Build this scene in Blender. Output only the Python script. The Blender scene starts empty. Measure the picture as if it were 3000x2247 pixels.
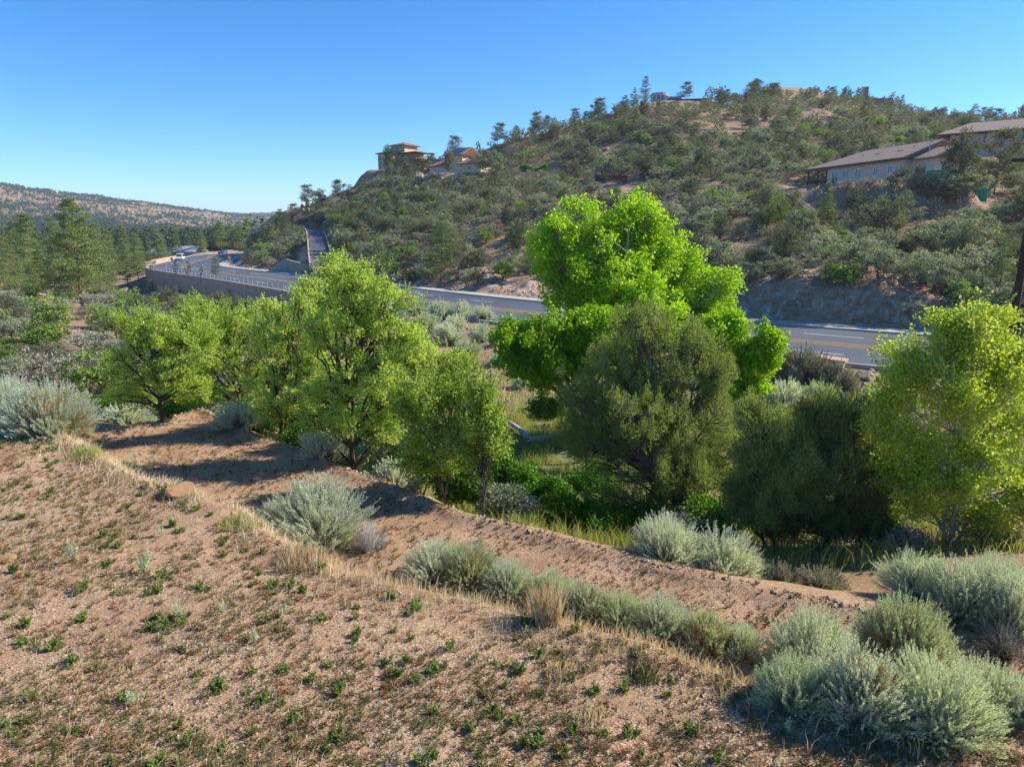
import bpy, math, random
import numpy as np
from mathutils import Vector, Matrix
R = math.radians
sc = bpy.context.scene
COL = sc.collection
ZC = 10.0                      # camera height in the scene
F, CX, CY = 1495.0, 1106.0, 828.5
PITCH = R(12.7)
# ------------------------------------------------------------------ camera
cam = bpy.data.cameras.new('camera')
cam.sensor_width = 36; cam.lens = 36 * F / 2212.0
cam.clip_start = 0.1; cam.clip_end = 12000
camo = bpy.data.objects.new('camera', cam); COL.objects.link(camo)
camo.location = (0, 0, ZC); camo.rotation_euler = (math.pi/2 - PITCH, 0, 0)
sc.camera = camo
# ------------------------------------------------------------------ light
SUN_AZ, SUN_EL = 77.0, 36.0     # degrees right of the view, degrees up
w = bpy.data.worlds.new('World'); sc.world = w; w.use_nodes = True
nt = w.node_tree; nt.nodes.clear()
sky = nt.nodes.new('ShaderNodeTexSky'); sky.sky_type = 'NISHITA'; sky.sun_disc = False
sky.sun_elevation = R(SUN_EL); sky.sun_rotation = R(SUN_AZ)
sky.altitude = 1600; sky.air_density = 0.9; sky.dust_density = 0.0; sky.ozone_density = 4.8
hs = nt.nodes.new('ShaderNodeHueSaturation'); hs.inputs['Saturation'].default_value = 1.26
bg = nt.nodes.new('ShaderNodeBackground'); bg.inputs[1].default_value = 0.115
wo = nt.nodes.new('ShaderNodeOutputWorld')
nt.links.new(sky.outputs[0], hs.inputs['Color']); nt.links.new(hs.outputs[0], bg.inputs[0]); nt.links.new(bg.outputs[0], wo.inputs[0])
sl = bpy.data.lights.new('sun', 'SUN'); sl.energy = 4.4; sl.angle = R(0.53); sl.color = (1, .94, .84)
so = bpy.data.objects.new('sun', sl); COL.objects.link(so)
sd = Vector((math.sin(R(SUN_AZ))*math.cos(R(SUN_EL)), math.cos(R(SUN_AZ))*math.cos(R(SUN_EL)), math.sin(R(SUN_EL))))
so.rotation_euler = sd.to_track_quat('Z', 'Y').to_euler(); so.location = sd*200
sc.view_settings.view_transform = 'Standard'; sc.view_settings.look = 'None'
sc.view_settings.exposure = 0.94; sc.view_settings.gamma = 1
sc.cycles.max_bounces = 6; sc.cycles.diffuse_bounces = 4; sc.cycles.transmission_bounces = 3
sc.cycles.volume_bounces = 0; sc.cycles.caustics_reflective = False; sc.cycles.caustics_refractive = False

# ------------------------------------------------------------------ pixel <-> world helpers (world z = camera-relative z + ZC)
cp, sp_ = math.cos(PITCH), math.sin(PITCH)
def ray(px, py):
    x = (px-CX)/F; u = (CY-py)/F
    return np.array([x, cp + u*sp_, -sp_ + u*cp])
def P(px, py, Y):
    d = ray(px, py); return d * (Y/d[1])
def depth(p): return p[1]*cp - p[2]*sp_
def ppm(p): return F/depth(p)                  # display pixels per metre at a point
def proj(p):
    d = depth(p); return CX + F*p[0]/d, CY - F*(p[1]*sp_ + p[2]*cp)/d

# ------------------------------------------------------------------ numpy noise
def _hash(ix, iy, seed):
    n = (ix.astype(np.int64)*374761393 + iy.astype(np.int64)*668265263 + seed*1442695041) & 0x7fffffff
    n = ((n ^ (n >> 13))*1274126177) & 0x7fffffff
    return ((n ^ (n >> 16)) & 0xffff)/65535.0
def vnoise(x, y, seed=0):
    ix = np.floor(x); iy = np.floor(y); fx = x-ix; fy = y-iy
    fx = fx*fx*(3-2*fx); fy = fy*fy*(3-2*fy)
    a = _hash(ix, iy, seed); b = _hash(ix+1, iy, seed); c = _hash(ix, iy+1, seed); d = _hash(ix+1, iy+1, seed)
    return (a*(1-fx)+b*fx)*(1-fy) + (c*(1-fx)+d*fx)*fy
def fbm(x, y, seed=0, o=4):
    s = 0; a = .5
    for k in range(o):
        s = s + a*(vnoise(x, y, seed+k)-.5); x = x*2.03+17; y = y*2.03+9; a *= .5
    return s
def sstep(a, b, x):
    t = np.clip((x-a)/(b-a), 0, 1); return t*t*(3-2*t)

# ------------------------------------------------------------------ road course
def rz(Y): return -8.0 - 0.0098*np.maximum(0, Y-50)
def on_road(px, py):
    Y = 60.0
    for _ in range(40):
        d = ray(px, py); Y = .5*Y + .5*rz(Y)/(d[2]/d[1])
    return P(px, py, Y)
cpx = [(1878,750),(1688,734),(1400,704),(1124,673),(954,653.5),(820,636),(684,617),(567,601),(467,588.5),(412,581),(398,575),(417,567),(447,559),(484,550)]
ctr = [on_road(*p) for p in cpx]
d0 = ctr[0]-ctr[1]; d0 /= np.hypot(d0[0], d0[1])
ctr = [ctr[0]+d0*90, ctr[0]+d0*45, ctr[0]+d0*18] + ctr
e = ctr[-1]
ctr += [np.array([e[0]+12, e[1]+45, 0]), np.array([e[0]+45, e[1]+90, 0]), np.array([e[0]+110, e[1]+130, 0])]
ctr = np.array(ctr)[:, :2]
def catmull(pts, step):
    pts = np.vstack([2*pts[0]-pts[1], pts, 2*pts[-1]-pts[-2]]); out = []
    for i in range(1, len(pts)-2):
        p0, p1, p2, p3 = pts[i-1:i+3]; n = max(2, int(np.linalg.norm((p2-p1)[:2])/step))
        for k in range(n):
            t = k/n
            out.append(.5*((2*p1)+(-p0+p2)*t+(2*p0-5*p1+4*p2-p3)*t*t+(-p0+3*p1-3*p2+p3)*t**3))
    out.append(pts[-2]); return np.array(out)
road = catmull(ctr, 2.0)
for _ in range(6):                                  # fair the course
    road[1:-1] = .25*road[:-2] + .5*road[1:-1] + .25*road[2:]
def normals2(l):
    t = np.gradient(l, axis=0); t /= np.hypot(t[:, 0], t[:, 1])[:, None]
    return np.stack([-t[:, 1], t[:, 0]], 1)         # left of travel (right end -> far left end): towards the camera side
rn = normals2(road)
if (rn[30] @ -road[30]) < 0: rn = -rn               # make +n point to the camera's side
HW = 7.7
def nearest(x, y, line, nrm):
    """distance, signed offset (+ camera side) and index for arrays x, y"""
    x = np.atleast_1d(x).astype(float); y = np.atleast_1d(y).astype(float)
    D = np.full(x.shape, 1e9); S = np.full(x.shape, 1e9); I = np.zeros(x.shape, int)
    lo = line.min(0)-25; hi = line.max(0)+25
    m = (x > lo[0]) & (x < hi[0]) & (y > lo[1]) & (y < hi[1])
    idx = np.where(m)[0]
    for c in np.array_split(idx, max(1, len(idx)//20000+1)):
        if len(c) == 0: continue
        dx = x[c, None]-line[None, :, 0]; dy = y[c, None]-line[None, :, 1]
        j = np.argmin(dx*dx+dy*dy, 1); k = np.arange(len(c))
        s = dx[k, j]*nrm[j, 0] + dy[k, j]*nrm[j, 1]
        D[c] = np.sqrt(dx[k, j]**2+dy[k, j]**2); S[c] = s; I[c] = j
    return D, S, I
# the steep drive climbing from the road
drive = catmull(np.array([P(700,592,127), P(694,566,137), P(690,545,149), P(686,522,166), P(680,504,184), P(668,496,196), P(640,492,206)]), 1.5)
driven = normals2(drive[:, :2])

# ------------------------------------------------------------------ terrain
ctrl = []
def C(px, py, Y): ctrl.append(P(px, py, Y))
def Z(px, Y, z): ctrl.append(np.array([(px-CX)/F*Y*1.0, Y, z]))
# creek bed and its banks
for a in [(600,17,-8.0),(1130,17,-8.2),(1130,22,-8.9),(1130,28,-9.3),(900,30,-9.2),(1300,30,-9.3),(1500,24,-9.0),(1450,17,-8.0),(1700,15.5,-7.5),(2040,14.6,-7.1),
          (2300,15,-7.0),(2300,25,-8.6),(1900,25,-9.0),(1700,36,-8.9),(2000,34,-8.6),(1400,42,-8.9),(1130,40,-9.2),(1130,52,-8.6),(900,45,-9.3),(900,60,-8.7),
          (600,35,-9.2),(600,26,-8.6),(350,30,-8.3),(200,30,-7.7),(0,28,-7.4),(-300,26,-7.2),(-300,45,-8.2),(700,75,-9.7),(560,82,-11.0),(450,110,-13.5),(620,95,-12.8),(760,92,-10.5),
          (2300,33,-8.2),(2800,30,-8),(1700,11,-6.6),(1130,13,-6.4),(500,20,-6.6),(1130,5,-5),(1130,9,-5.3),(300,12,-5),(1900,7,-5.2),(2400,10,-6)]: Z(*a)
# left slope and valley
for a in [(0,800,44),(150,765,46),(100,705,60),(0,690,66),(250,690,70),(350,655,86),(430,662,92),(175,662,108),(0,630,110),(-300,640,110)]: C(*a)
for a in [(-600,300,-16),(0,180,-14),(200,240,-15),(320,150,-14),(300,400,-15),(0,400,-17),(500,500,-15),(-600,700,-12),(0,800,-12),(300,900,-14),(560,900,-16),(700,700,-12),(430,330,-15),(500,420,-15),(350,250,-15),(560,520,-15),(520,340,-13)]: Z(*a)
for a in [(0,455,1150),(0,402,1600),(-400,380,1600),(120,420,1680),(250,434,1750),(400,455,1900),(470,462,2100),(530,469,2400),(620,462,2800),(700,450,3000),(250,468,1350),(400,480,1400),(520,486,1700)]: C(*a)
for a in [(-600,3800,100),(300,3800,60),(1100,3500,30),(2000,3000,10),(3000,2000,0)]: Z(*a)
# the hill beyond the road
for a in [(2100,668,55),(2100,560,68),(2100,480,82),(2085,408,104),(2100,345,150),(2120,305,190),(2120,268,240),
          (1960,640,57),(1900,602,61),(1900,530,75),(1880,420,101),(1900,345,150),(1920,272,230),(1930,240,275),(1790,212,278),
          (1750,588,66),(1700,505,88),(1720,430,110),(1700,345,160),(1700,250,230),(1680,200,280),
          (1550,580,76),(1500,500,98),(1480,400,135),(1500,310,190),(1520,224,262),(1430,228,268),
          (1330,610,86),(1300,500,115),(1320,400,152),(1300,345,190),(1280,262,250),
          (1110,620,92),(1100,530,115),(1100,440,150),(1120,366,195),(1100,308,238),
          (1000,600,100),(1000,540,118),(1000,450,158),(1000,376,203),(990,340,228),
          (860,595,112),(850,540,125),(850,470,170),(860,400,218),(850,372,242),
          (760,560,135),(760,490,172),(750,440,210),(740,418,238),
          (620,560,165),(610,505,198),(640,478,215),(600,462,240),(530,540,215),(545,500,245),(520,505,262),
          (2500,620,52),(2500,450,85),(2500,330,150),(2500,260,240)]: C(*a)
for a in [(2120,300,33),(1930,340,40),(1680,350,46),(1520,330,38),(1280,320,27),(1100,300,17),(990,290,9),(850,300,8),(740,300,2),(600,300,-5),(2500,320,33),
          (1680,600,20),(1200,600,0),(850,600,-10),(2300,700,10),(620,420,-12)]: Z(*a)
ctrl = np.array(ctrl)
cth = list(np.arctan2(ctrl[:, 0], ctrl[:, 1])); clr = list(np.log(np.hypot(ctrl[:, 0], ctrl[:, 1]))); cz = list(ctrl[:, 2])
for th in (-180, -130, -85, 85, 130, 180):
    for r, z in ((2, -5), (15, -5.2), (60, -6), (300, -6), (3000, 0)): cth.append(R(th)); clr.append(math.log(r)); cz.append(z)
for th in (-40, 0, 40):
    cth.append(R(th)); clr.append(math.log(1.5)); cz.append(-5)
KT = 2.2
A_ = np.stack([np.array(cth)*KT, np.array(clr)], 1); zz = np.array(cz)
def U(d2): return .5*d2*np.log(d2+1e-12)
def tps_fit(A, z, lam):
    n = len(A); d2 = ((A[:, None]-A[None])**2).sum(2); K = U(d2) + lam*np.eye(n)
    Pm = np.hstack([np.ones((n, 1)), A]); M = np.zeros((n+3, n+3)); M[:n, :n] = K; M[:n, n:] = Pm; M[n:, :n] = Pm.T
    return np.linalg.solve(M, np.concatenate([z, np.zeros(3)]))
Wt = tps_fit(A_, zz, 1e-4)
def tps(x, y):
    r = np.maximum(np.hypot(x, y), 1.2); q = np.stack([np.arctan2(x, y)*KT, np.log(r)], 1)
    out = np.empty(len(q))
    for c in np.array_split(np.arange(len(q)), max(1, len(q)//20000+1)):
        d2 = ((q[c, None]-A_[None])**2).sum(2); out[c] = U(d2) @ Wt[:len(A_)] + Wt[len(A_)] + q[c] @ Wt[-2:]
    return out
PADS = []
def pad(px, py, Y, z, ri, ro):
    q = P(px, py, Y); PADS.append((q[0], q[1], ri, ro, z))
for k in range(5): pad(1785+k*40, 396, 113-k*3.9, 6.1-.15, 4, 9)
for k in range(3): pad(1815+k*50, 396, 117-k*3.9, 6.3, 7, 11)
pad(1999, 376, 93, 5.6, 3, 8)
pad(999, 376, 206, P(999,376,203)[2]-.1, 8, 15); pad(965, 376, 209, P(999,376,203)[2]-.2, 6, 12)
pad(850, 368, 241, P(850,368,238)[2]-.1, 8, 14)
for k in range(4): pad(2060+k*55, 330, 162-k*2, 14.6, 7, 14)
def edge_fn(pix, z):
    pts = []
    for px, py in pix:
        d = ray(px, py); pts.append(d*(z/d[2]))
    pts = np.array(pts); o = np.argsort(pts[:, 0]); return pts[o, 0], pts[o, 1]
EA = edge_fn([(-200,865),(0,900),(150,955),(300,1038),(400,1072),(540,1130),(640,1188),(720,1228),(860,1280),(1000,1305),(1200,1350),(1400,1400),(1600,1480),(1800,1535),(2212,1540),(2600,1560)], -5.0)
EB = edge_fn([(-200,840),(120,900),(215,935),(345,908),(440,884),(560,935),(760,1012),(1000,1098),(1300,1180),(1560,1245),(1830,1300),(2212,1385),(2600,1440)], -6.1)
def ground(x, y, fine=True):
    x = np.atleast_1d(np.asarray(x, float)); y = np.atleast_1d(np.asarray(y, float))
    r = np.hypot(x, y); z = tps(x, y)
    z = z + fbm(x/28, y/28, 3, 4)*np.clip((r-55)/60, 0, 1)*4*np.clip(r/250, .3, 4)
    z = z + fbm(x/5, y/5, 31, 4)*np.clip((r-18)/40, 0, 1)*1.1 + fbm(x/2.0, y/2.0, 11, 4)*.22
    near = (y > -4) & (r < 45)
    # terraces
    ya = np.interp(x, *EA); yb = np.interp(x, *EB)
    ja = y-ya + fbm(x/1.7, y/1.7, 5, 3)*.55; jb = y-yb + fbm(x/1.3, y/1.3, 8, 4)*.5
    up = -5.0 + .05*np.clip(ya-y, 0, 3) + fbm(x/1.6, y/1.6, 21, 4)*.16 + fbm(x/.35, y/.35, 24, 3)*.045 + .06*np.exp(-((ja+.15)/.35)**2)
    lo = -6.15 + fbm(x/2.2, y/2.2, 22, 4)*.10 + fbm(x/.4, y/.4, 25, 3)*.04 + .12*np.exp(-((jb+.3)/.3)**2)
    lo = np.where(x < -9, lo, lo)
    zt = up + (lo-up)*sstep(-.1, 1.35, ja)
    zt = zt + (z-zt)*sstep(-.05, 1.9, jb)
    zt = np.where(jb < -.05, up + (lo-up)*sstep(-.1, 1.35, ja), zt)
    wn = 1-sstep(30, 45, r); z = np.where(r < 45, z*(1-wn)+zt*wn, z)
    for pxx, pyy, ri, ro, pz in PADS:
        dd = np.hypot(x-pxx, y-pyy)+fbm(x/3, y/3, 95, 3)*3.5; k = sstep(ri, ro, dd); z = np.where(dd < ro, pz*(1-k)+z*k, z)
    # road bed
    D, S, I = nearest(x, y, road, rn)
    zr = rz(road[I, 1])
    m = D < 24
    a = np.abs(S); wall = (I >= WALL0) & (I <= WALL1)
    ncut = sstep(HW+3, HW+4.5, -S)*(1-sstep(HW+9, HW+13, -S)); z = z + np.where(m, ncut*(fbm(x/2.6, y/2.6, 85, 5)*1.5+np.abs(fbm(x/1.1, y/1.1, 88, 3))*.9), 0)
    out = np.where(S > 0, np.where(wall, sstep(HW+.25, HW+1.0, a), sstep(HW+.5, HW+6.5, a)), sstep(HW+2.6, HW+5.6, a))
    rough = 1 + 0*a
    z = np.where(m, (zr-.12)*(1-out) + z*out, z)
    D2, S2, I2 = nearest(x, y, drive[:, :2], driven)
    m2 = (D2 < 9) & (D > HW+2.8)
    out2 = sstep(2.4, 5.5, D2); z = np.where(m2, (drive[I2, 2]-.1)*(1-out2) + z*out2, z)
    return z
# index range of the retaining wall along the road
def road_index(px, py):
    p = on_road(px, py); return int(np.argmin(np.hypot(road[:, 0]-p[0], road[:, 1]-p[1])))
WALL0, WALL1 = road_index(760, 628), road_index(447, 559)
def gz(x, y): return float(ground(x, y)[0])
def at(px, py, y0=4.0, y1=2500.0):
    """where the sight line through a display pixel meets the ground (camera-relative)"""
    d = ray(px, py); Y = np.exp(np.linspace(math.log(y0), math.log(y1), 700)); pts = d[None]*(Y/d[1])[:, None]
    g = ground(pts[:, 0], pts[:, 1]); below = np.where(pts[:, 2] < g)[0]
    if len(below) == 0: return None
    k = below[0]; a, b = (Y[k-1] if k else Y[0]), Y[k]
    Y = np.linspace(a, b, 20); pts = d[None]*(Y/d[1])[:, None]; g = ground(pts[:, 0], pts[:, 1]); j = np.where(pts[:, 2] <= g)[0]
    return pts[j[0] if len(j) else -1]
def roadside(px, off, ymax=215):
    c = road+rn*off; q = np.array([proj(np.array([*a, z])) for a, z in zip(c, rz(c[:, 1]))]); q[(c[:, 1] < 12) | (c[:, 1] > ymax)] = 1e6
    return int(np.argmin(np.abs(q[:, 0]-px)))
def W(p): return (float(p[0]), float(p[1]), float(p[2])+ZC)

# ------------------------------------------------------------------ mesh helpers
def new_obj(name, me, parent=None):
    o = bpy.data.objects.new(name, me); COL.objects.link(o)
    if parent: o.parent = parent
    return o
def raw_mesh(name, v, f, mats, mi=None, smooth=False):
    """v (N,3); f list of (M,k) index arrays"""
    me = bpy.data.meshes.new(name); v = np.asarray(v, np.float32)
    if not isinstance(f, list): f = [f]
    f = [np.asarray(a, np.int32) for a in f if len(a)]
    me.vertices.add(len(v)); me.vertices.foreach_set('co', v.ravel())
    loops = np.concatenate([a.ravel() for a in f]); tot = np.concatenate([np.full(len(a), a.shape[1], np.int32) for a in f])
    st = np.concatenate([[0], np.cumsum(tot)[:-1]]).astype(np.int32)
    me.loops.add(len(loops)); me.loops.foreach_set('vertex_index', loops)
    me.polygons.add(len(tot)); me.polygons.foreach_set('loop_start', st)
    try: me.polygons.foreach_set('loop_total', tot)
    except Exception: pass
    for m in mats: me.materials.append(m)
    if mi is not None: me.polygons.foreach_set('material_index', np.asarray(mi, np.int32))
    me.polygons.foreach_set('use_smooth', np.full(len(tot), smooth))
    me.update(calc_edges=True); return me
def tag(o, label=None, cat=None, group=None, kind=None):
    if label: o['label'] = label
    if cat: o['category'] = cat
    if group: o['group'] = group
    if kind: o['kind'] = kind
    return o
def empty(name, loc, rz_=0, sc_=None):
    o = bpy.data.objects.new(name, None); COL.objects.link(o); o.location = loc; o.rotation_euler = (0, 0, rz_)
    o.empty_display_size = .3
    if sc_ is not None: o.scale = sc_
    return o
def copy_thing(src, loc, rot, scl):
    kids = [c for c in CH.get(src.name, [])]
    o = src.copy(); COL.objects.link(o); o.location = loc; o.rotation_euler = rot; o.scale = scl
    for k in ('label', 'group', 'category'):
        if k in o: del o[k]
    for c in kids:
        d = c.copy(); COL.objects.link(d); d.parent = o
    return o
CH = {}
class MB:
    def __init__(s): s.v = []; s.q = []; s.n = 0
    def add(s, v, faces):
        s.v += [tuple(p) for p in v]; s.q += [tuple(i+s.n for i in f) for f in faces]; s.n += len(v)
    def box(s, x0, x1, y0, y1, z0, z1):
        s.add([(x0,y0,z0),(x1,y0,z0),(x1,y1,z0),(x0,y1,z0),(x0,y0,z1),(x1,y0,z1),(x1,y1,z1),(x0,y1,z1)],
              [(0,3,2,1),(4,5,6,7),(0,1,5,4),(1,2,6,5),(2,3,7,6),(3,0,4,7)]); return s
    def bar(s, a, b, w, h=None):
        a = Vector(a); b = Vector(b); h = h or w; d = (b-a).normalized(); up = Vector((0,0,1)) if abs(d.z) < .95 else Vector((1,0,0))
        x = d.cross(up).normalized()*w/2; y = x.cross(d).normalized()*h/2
        s.add([a-x-y, a+x-y, a+x+y, a-x+y, b-x-y, b+x-y, b+x+y, b-x+y], [(0,3,2,1),(4,5,6,7),(0,1,5,4),(1,2,6,5),(2,3,7,6),(3,0,4,7)]); return s
    def tube(s, pts, rad, n=6):
        pts = [Vector(p) for p in pts]; rings = []
        for i, p in enumerate(pts):
            d = (pts[min(i+1, len(pts)-1)]-pts[max(i-1, 0)]).normalized(); up = Vector((0,0,1)) if abs(d.z) < .9 else Vector((1,0,0))
            x = d.cross(up).normalized(); y = x.cross(d); r = rad[i] if hasattr(rad, '__len__') else rad
            rings += [p + x*r*math.cos(2*math.pi*k/n) + y*r*math.sin(2*math.pi*k/n) for k in range(n)]
        fs = [(i*n+k, i*n+(k+1) % n, (i+1)*n+(k+1) % n, (i+1)*n+k) for i in range(len(pts)-1) for k in range(n)]
        fs += [tuple(range(n))[::-1], tuple((len(pts)-1)*n+k for k in range(n))]
        s.add(rings, fs); return s
    def prism(s, poly, z0, z1):
        n = len(poly); s.add([(x, y, z0) for x, y in poly]+[(x, y, z1) for x, y in poly],
              [tuple(range(n))[::-1], tuple(range(n, 2*n))]+[(i, (i+1) % n, (i+1) % n+n, i+n) for i in range(n)]); return s
    def build(s, name, mat, parent=None, bevel=0, smooth=False):
        me = bpy.data.meshes.new(name); me.from_pydata(s.v, [], s.q); me.materials.append(mat); me.update()
        if smooth:
            for p in me.polygons: p.use_smooth = True
        o = new_obj(name, me, parent)
        if bevel:
            b = o.modifiers.new('bevel', 'BEVEL'); b.width = bevel; b.segments = 2
        return o

# ------------------------------------------------------------------ materials
def nodes(name):
    m = bpy.data.materials.new(name); m.use_nodes = True; t = m.node_tree; t.nodes.clear()
    out = t.nodes.new('ShaderNodeOutputMaterial'); return m, t, out
def N(t, kind, **kw):
    n = t.nodes.new(kind)
    for k, v in kw.items(): setattr(n, k, v)
    return n
def ramp(t, fac, stops, interp='LINEAR'):
    r = N(t, 'ShaderNodeValToRGB'); r.color_ramp.interpolation = interp; el = r.color_ramp.elements
    while len(el) < len(stops): el.new(.5)
    for e_, (p, c) in zip(el, stops): e_.position = p; e_.color = (*c, 1) if len(c) == 3 else c
    t.links.new(fac, r.inputs[0]); return r.outputs[0]
def noise(t, vec, scale, detail=4, rough=.6, dist=0):
    n = N(t, 'ShaderNodeTexNoise'); n.inputs['Scale'].default_value = scale; n.inputs['Detail'].default_value = detail
    n.inputs['Roughness'].default_value = rough; n.inputs['Distortion'].default_value = dist
    if vec is not None: t.links.new(vec, n.inputs['Vector'])
    return n.outputs['Fac']
def mixc(t, fac, a, b, mode='MIX'):
    m = N(t, 'ShaderNodeMix', data_type='RGBA', blend_type=mode)
    for s, val in ((0, fac), (6, a), (7, b)):
        if isinstance(val, (int, float)): m.inputs[s].default_value = val
        elif isinstance(val, tuple): m.inputs[s].default_value = (*val, 1)
        else: t.links.new(val, m.inputs[s])
    return m.outputs[2]
def math_(t, op, a, b=None, clamp=False):
    m = N(t, 'ShaderNodeMath', operation=op, use_clamp=clamp)
    for s, val in ((0, a), (1, b)):
        if val is None: continue
        if isinstance(val, (int, float)): m.inputs[s].default_value = val
        else: t.links.new(val, m.inputs[s])
    return m.outputs[0]
def leaf_mat(name, cols, trans=.35, rough=.55, spec=.3):
    m, t, out = nodes(name)
    g = N(t, 'ShaderNodeNewGeometry'); oi = N(t, 'ShaderNodeObjectInfo')
    f = math_(t, 'ADD', math_(t, 'MULTIPLY', g.outputs['Random Per Island'], .5), math_(t, 'MULTIPLY', oi.outputs['Random'], .5))
    n = len(cols); c = ramp(t, f, [(i/(n-1), cc) for i, cc in enumerate(cols)])
    b = N(t, 'ShaderNodeBsdfPrincipled'); b.inputs['Roughness'].default_value = rough; b.inputs['Specular IOR Level'].default_value = spec
    t.links.new(c, b.inputs['Base Color'])
    if trans > 0:
        tr = N(t, 'ShaderNodeBsdfTranslucent'); c2 = mixc(t, 1.0, c, (1.25, 1.2, .6), 'MULTIPLY'); t.links.new(c2, tr.inputs[0])
        ms = N(t, 'ShaderNodeMixShader'); ms.inputs[0].default_value = trans
        t.links.new(b.outputs[0], ms.inputs[1]); t.links.new(tr.outputs[0], ms.inputs[2]); t.links.new(ms.outputs[0], out.inputs[0])
    else: t.links.new(b.outputs[0], out.inputs[0])
    return m
def plain(name, col, rough=.8, var=.12, scale=3.0, bump=0.0, bscale=20, spec=.3, metal=0, objvar=0):
    m, t, out = nodes(name); tc = N(t, 'ShaderNodeTexCoord')
    b = N(t, 'ShaderNodeBsdfPrincipled'); b.inputs['Roughness'].default_value = rough; b.inputs['Specular IOR Level'].default_value = spec
    b.inputs['Metallic'].default_value = metal
    f = noise(t, tc.outputs['Object'], scale, 5, .65)
    lo = tuple(max(0, c*(1-var*2)) for c in col); hi = tuple(min(1, c*(1+var*2)) for c in col)
    c = ramp(t, f, [(.25, lo), (.75, hi)])
    if objvar:
        oi = N(t, 'ShaderNodeObjectInfo'); hv = N(t, 'ShaderNodeHueSaturation'); t.links.new(c, hv.inputs['Color'])
        t.links.new(math_(t, 'ADD', math_(t, 'MULTIPLY', oi.outputs['Random'], objvar), 1-objvar/2), hv.inputs['Value']); c = hv.outputs[0]
    t.links.new(c, b.inputs['Base Color'])
    if bump:
        bp = N(t, 'ShaderNodeBump'); bp.inputs['Strength'].default_value = bump; bp.inputs['Distance'].default_value = .05
        t.links.new(noise(t, tc.outputs['Object'], bscale, 6, .7), bp.inputs['Height']); t.links.new(bp.outputs[0], b.inputs['Normal'])
    t.links.new(b.outputs[0], out.inputs[0]); return m

M = {}
M['cotton'] = leaf_mat('cottonwood_leaf', [(.17,.33,.008),(.27,.46,.012),(.37,.57,.02),(.50,.68,.05)], .5, .45, .4)
M['cotton_y'] = leaf_mat('poplar_leaf', [(.28,.38,.03),(.42,.53,.055),(.56,.66,.09),(.80,.74,.15)], .5, .45, .4)
M['elm'] = leaf_mat('elm_leaf', [(.27,.38,.05),(.39,.52,.08),(.52,.65,.13),(.68,.76,.25)], .5, .5, .4)
M['vine'] = leaf_mat('creek_shrub_leaf', [(.05,.13,.01),(.10,.24,.015),(.17,.36,.03)], .4)
M['juniper'] = leaf_mat('juniper_leaf', [(.13,.185,.045),(.21,.275,.075),(.31,.37,.11),(.43,.46,.19)], .38, .7, .15)
M['juniper_dk'] = leaf_mat('dark_juniper_leaf', [(.10,.145,.05),(.165,.215,.07),(.24,.295,.105),(.34,.37,.15)], .36, .7, .15)
M['hilljun'] = leaf_mat('hill_juniper_leaf', [(.07,.088,.052),(.12,.142,.08),(.19,.21,.12),(.28,.29,.18)], .3, .75, .12)
M['oak'] = leaf_mat('scrub_oak_leaf', [(.15,.185,.12),(.23,.27,.175),(.33,.365,.25),(.45,.465,.345)], .33, .65, .2)
M['oak_lt'] = leaf_mat('light_shrub_leaf', [(.12,.20,.04),(.19,.29,.065),(.27,.37,.09),(.34,.43,.14)], .35, .6, .2)
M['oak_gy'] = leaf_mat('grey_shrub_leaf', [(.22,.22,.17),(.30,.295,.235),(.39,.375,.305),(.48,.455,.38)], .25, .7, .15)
M['deadb'] = leaf_mat('bare_twig', [(.16,.13,.11),(.24,.20,.17),(.34,.30,.26)], 0, .8, .15)
M['pine'] = leaf_mat('pine_needle', [(.08,.13,.045),(.14,.20,.06),(.22,.28,.09),(.33,.37,.15)], .25, .6, .25)
M['farpine'] = leaf_mat('far_pine_needle', [(.05,.085,.05),(.08,.12,.065),(.115,.155,.08)], .15, .7, .15)
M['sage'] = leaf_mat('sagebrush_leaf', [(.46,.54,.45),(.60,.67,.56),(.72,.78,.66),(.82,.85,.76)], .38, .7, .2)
M['sage_g'] = leaf_mat('green_sagebrush_leaf', [(.38,.48,.32),(.51,.60,.41),(.63,.70,.51),(.75,.79,.63)], .38, .7, .2)
M['sagetwig'] = leaf_mat('sage_twig', [(.10,.085,.07),(.20,.17,.145),(.34,.31,.28)], 0, .85, .1)
M['greytwig'] = leaf_mat('grey_twig', [(.25,.23,.22),(.38,.36,.36),(.5,.48,.48)], 0, .85, .1)
M['sagestraw'] = leaf_mat('sage_old_flower', [(.34,.24,.10),(.45,.34,.17),(.54,.44,.26)], .1, .85, .1)
M['weed'] = leaf_mat('weed_leaf', [(.08,.14,.02),(.14,.22,.035),(.21,.31,.05)], .3, .6, .25)
M['weed_ol'] = leaf_mat('olive_weed_leaf', [(.09,.10,.03),(.15,.155,.05),(.23,.22,.085)], .2, .7, .15)
M['weed_rd'] = leaf_mat('rusty_dry_weed', [(.20,.09,.035),(.32,.155,.065),(.42,.24,.12)], .1, .8, .1)
M['straw'] = leaf_mat('dry_grass', [(.44,.32,.19),(.60,.47,.31),(.74,.62,.46)], .3, .75, .15)
M['grass'] = leaf_mat('creek_grass', [(.20,.24,.06),(.33,.36,.10),(.47,.46,.17),(.60,.53,.27)], .35, .65, .2)
M['bark_lt'] = plain('pale_bark', (.36,.34,.27), .85, .25, 6, .5, 30)
M['bark_dk'] = plain('dark_bark', (.085,.065,.05), .9, .3, 6, .6, 30)
M['bark_jn'] = plain('juniper_bark', (.14,.105,.085), .9, .3, 8, .6, 40)
M['bark_pn'] = plain('pine_bark', (.17,.095,.06), .9, .3, 4, .6, 20)
M['deadwood'] = plain('weathered_wood', (.46,.43,.40), .85, .2, 5, .5, 30)
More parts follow.
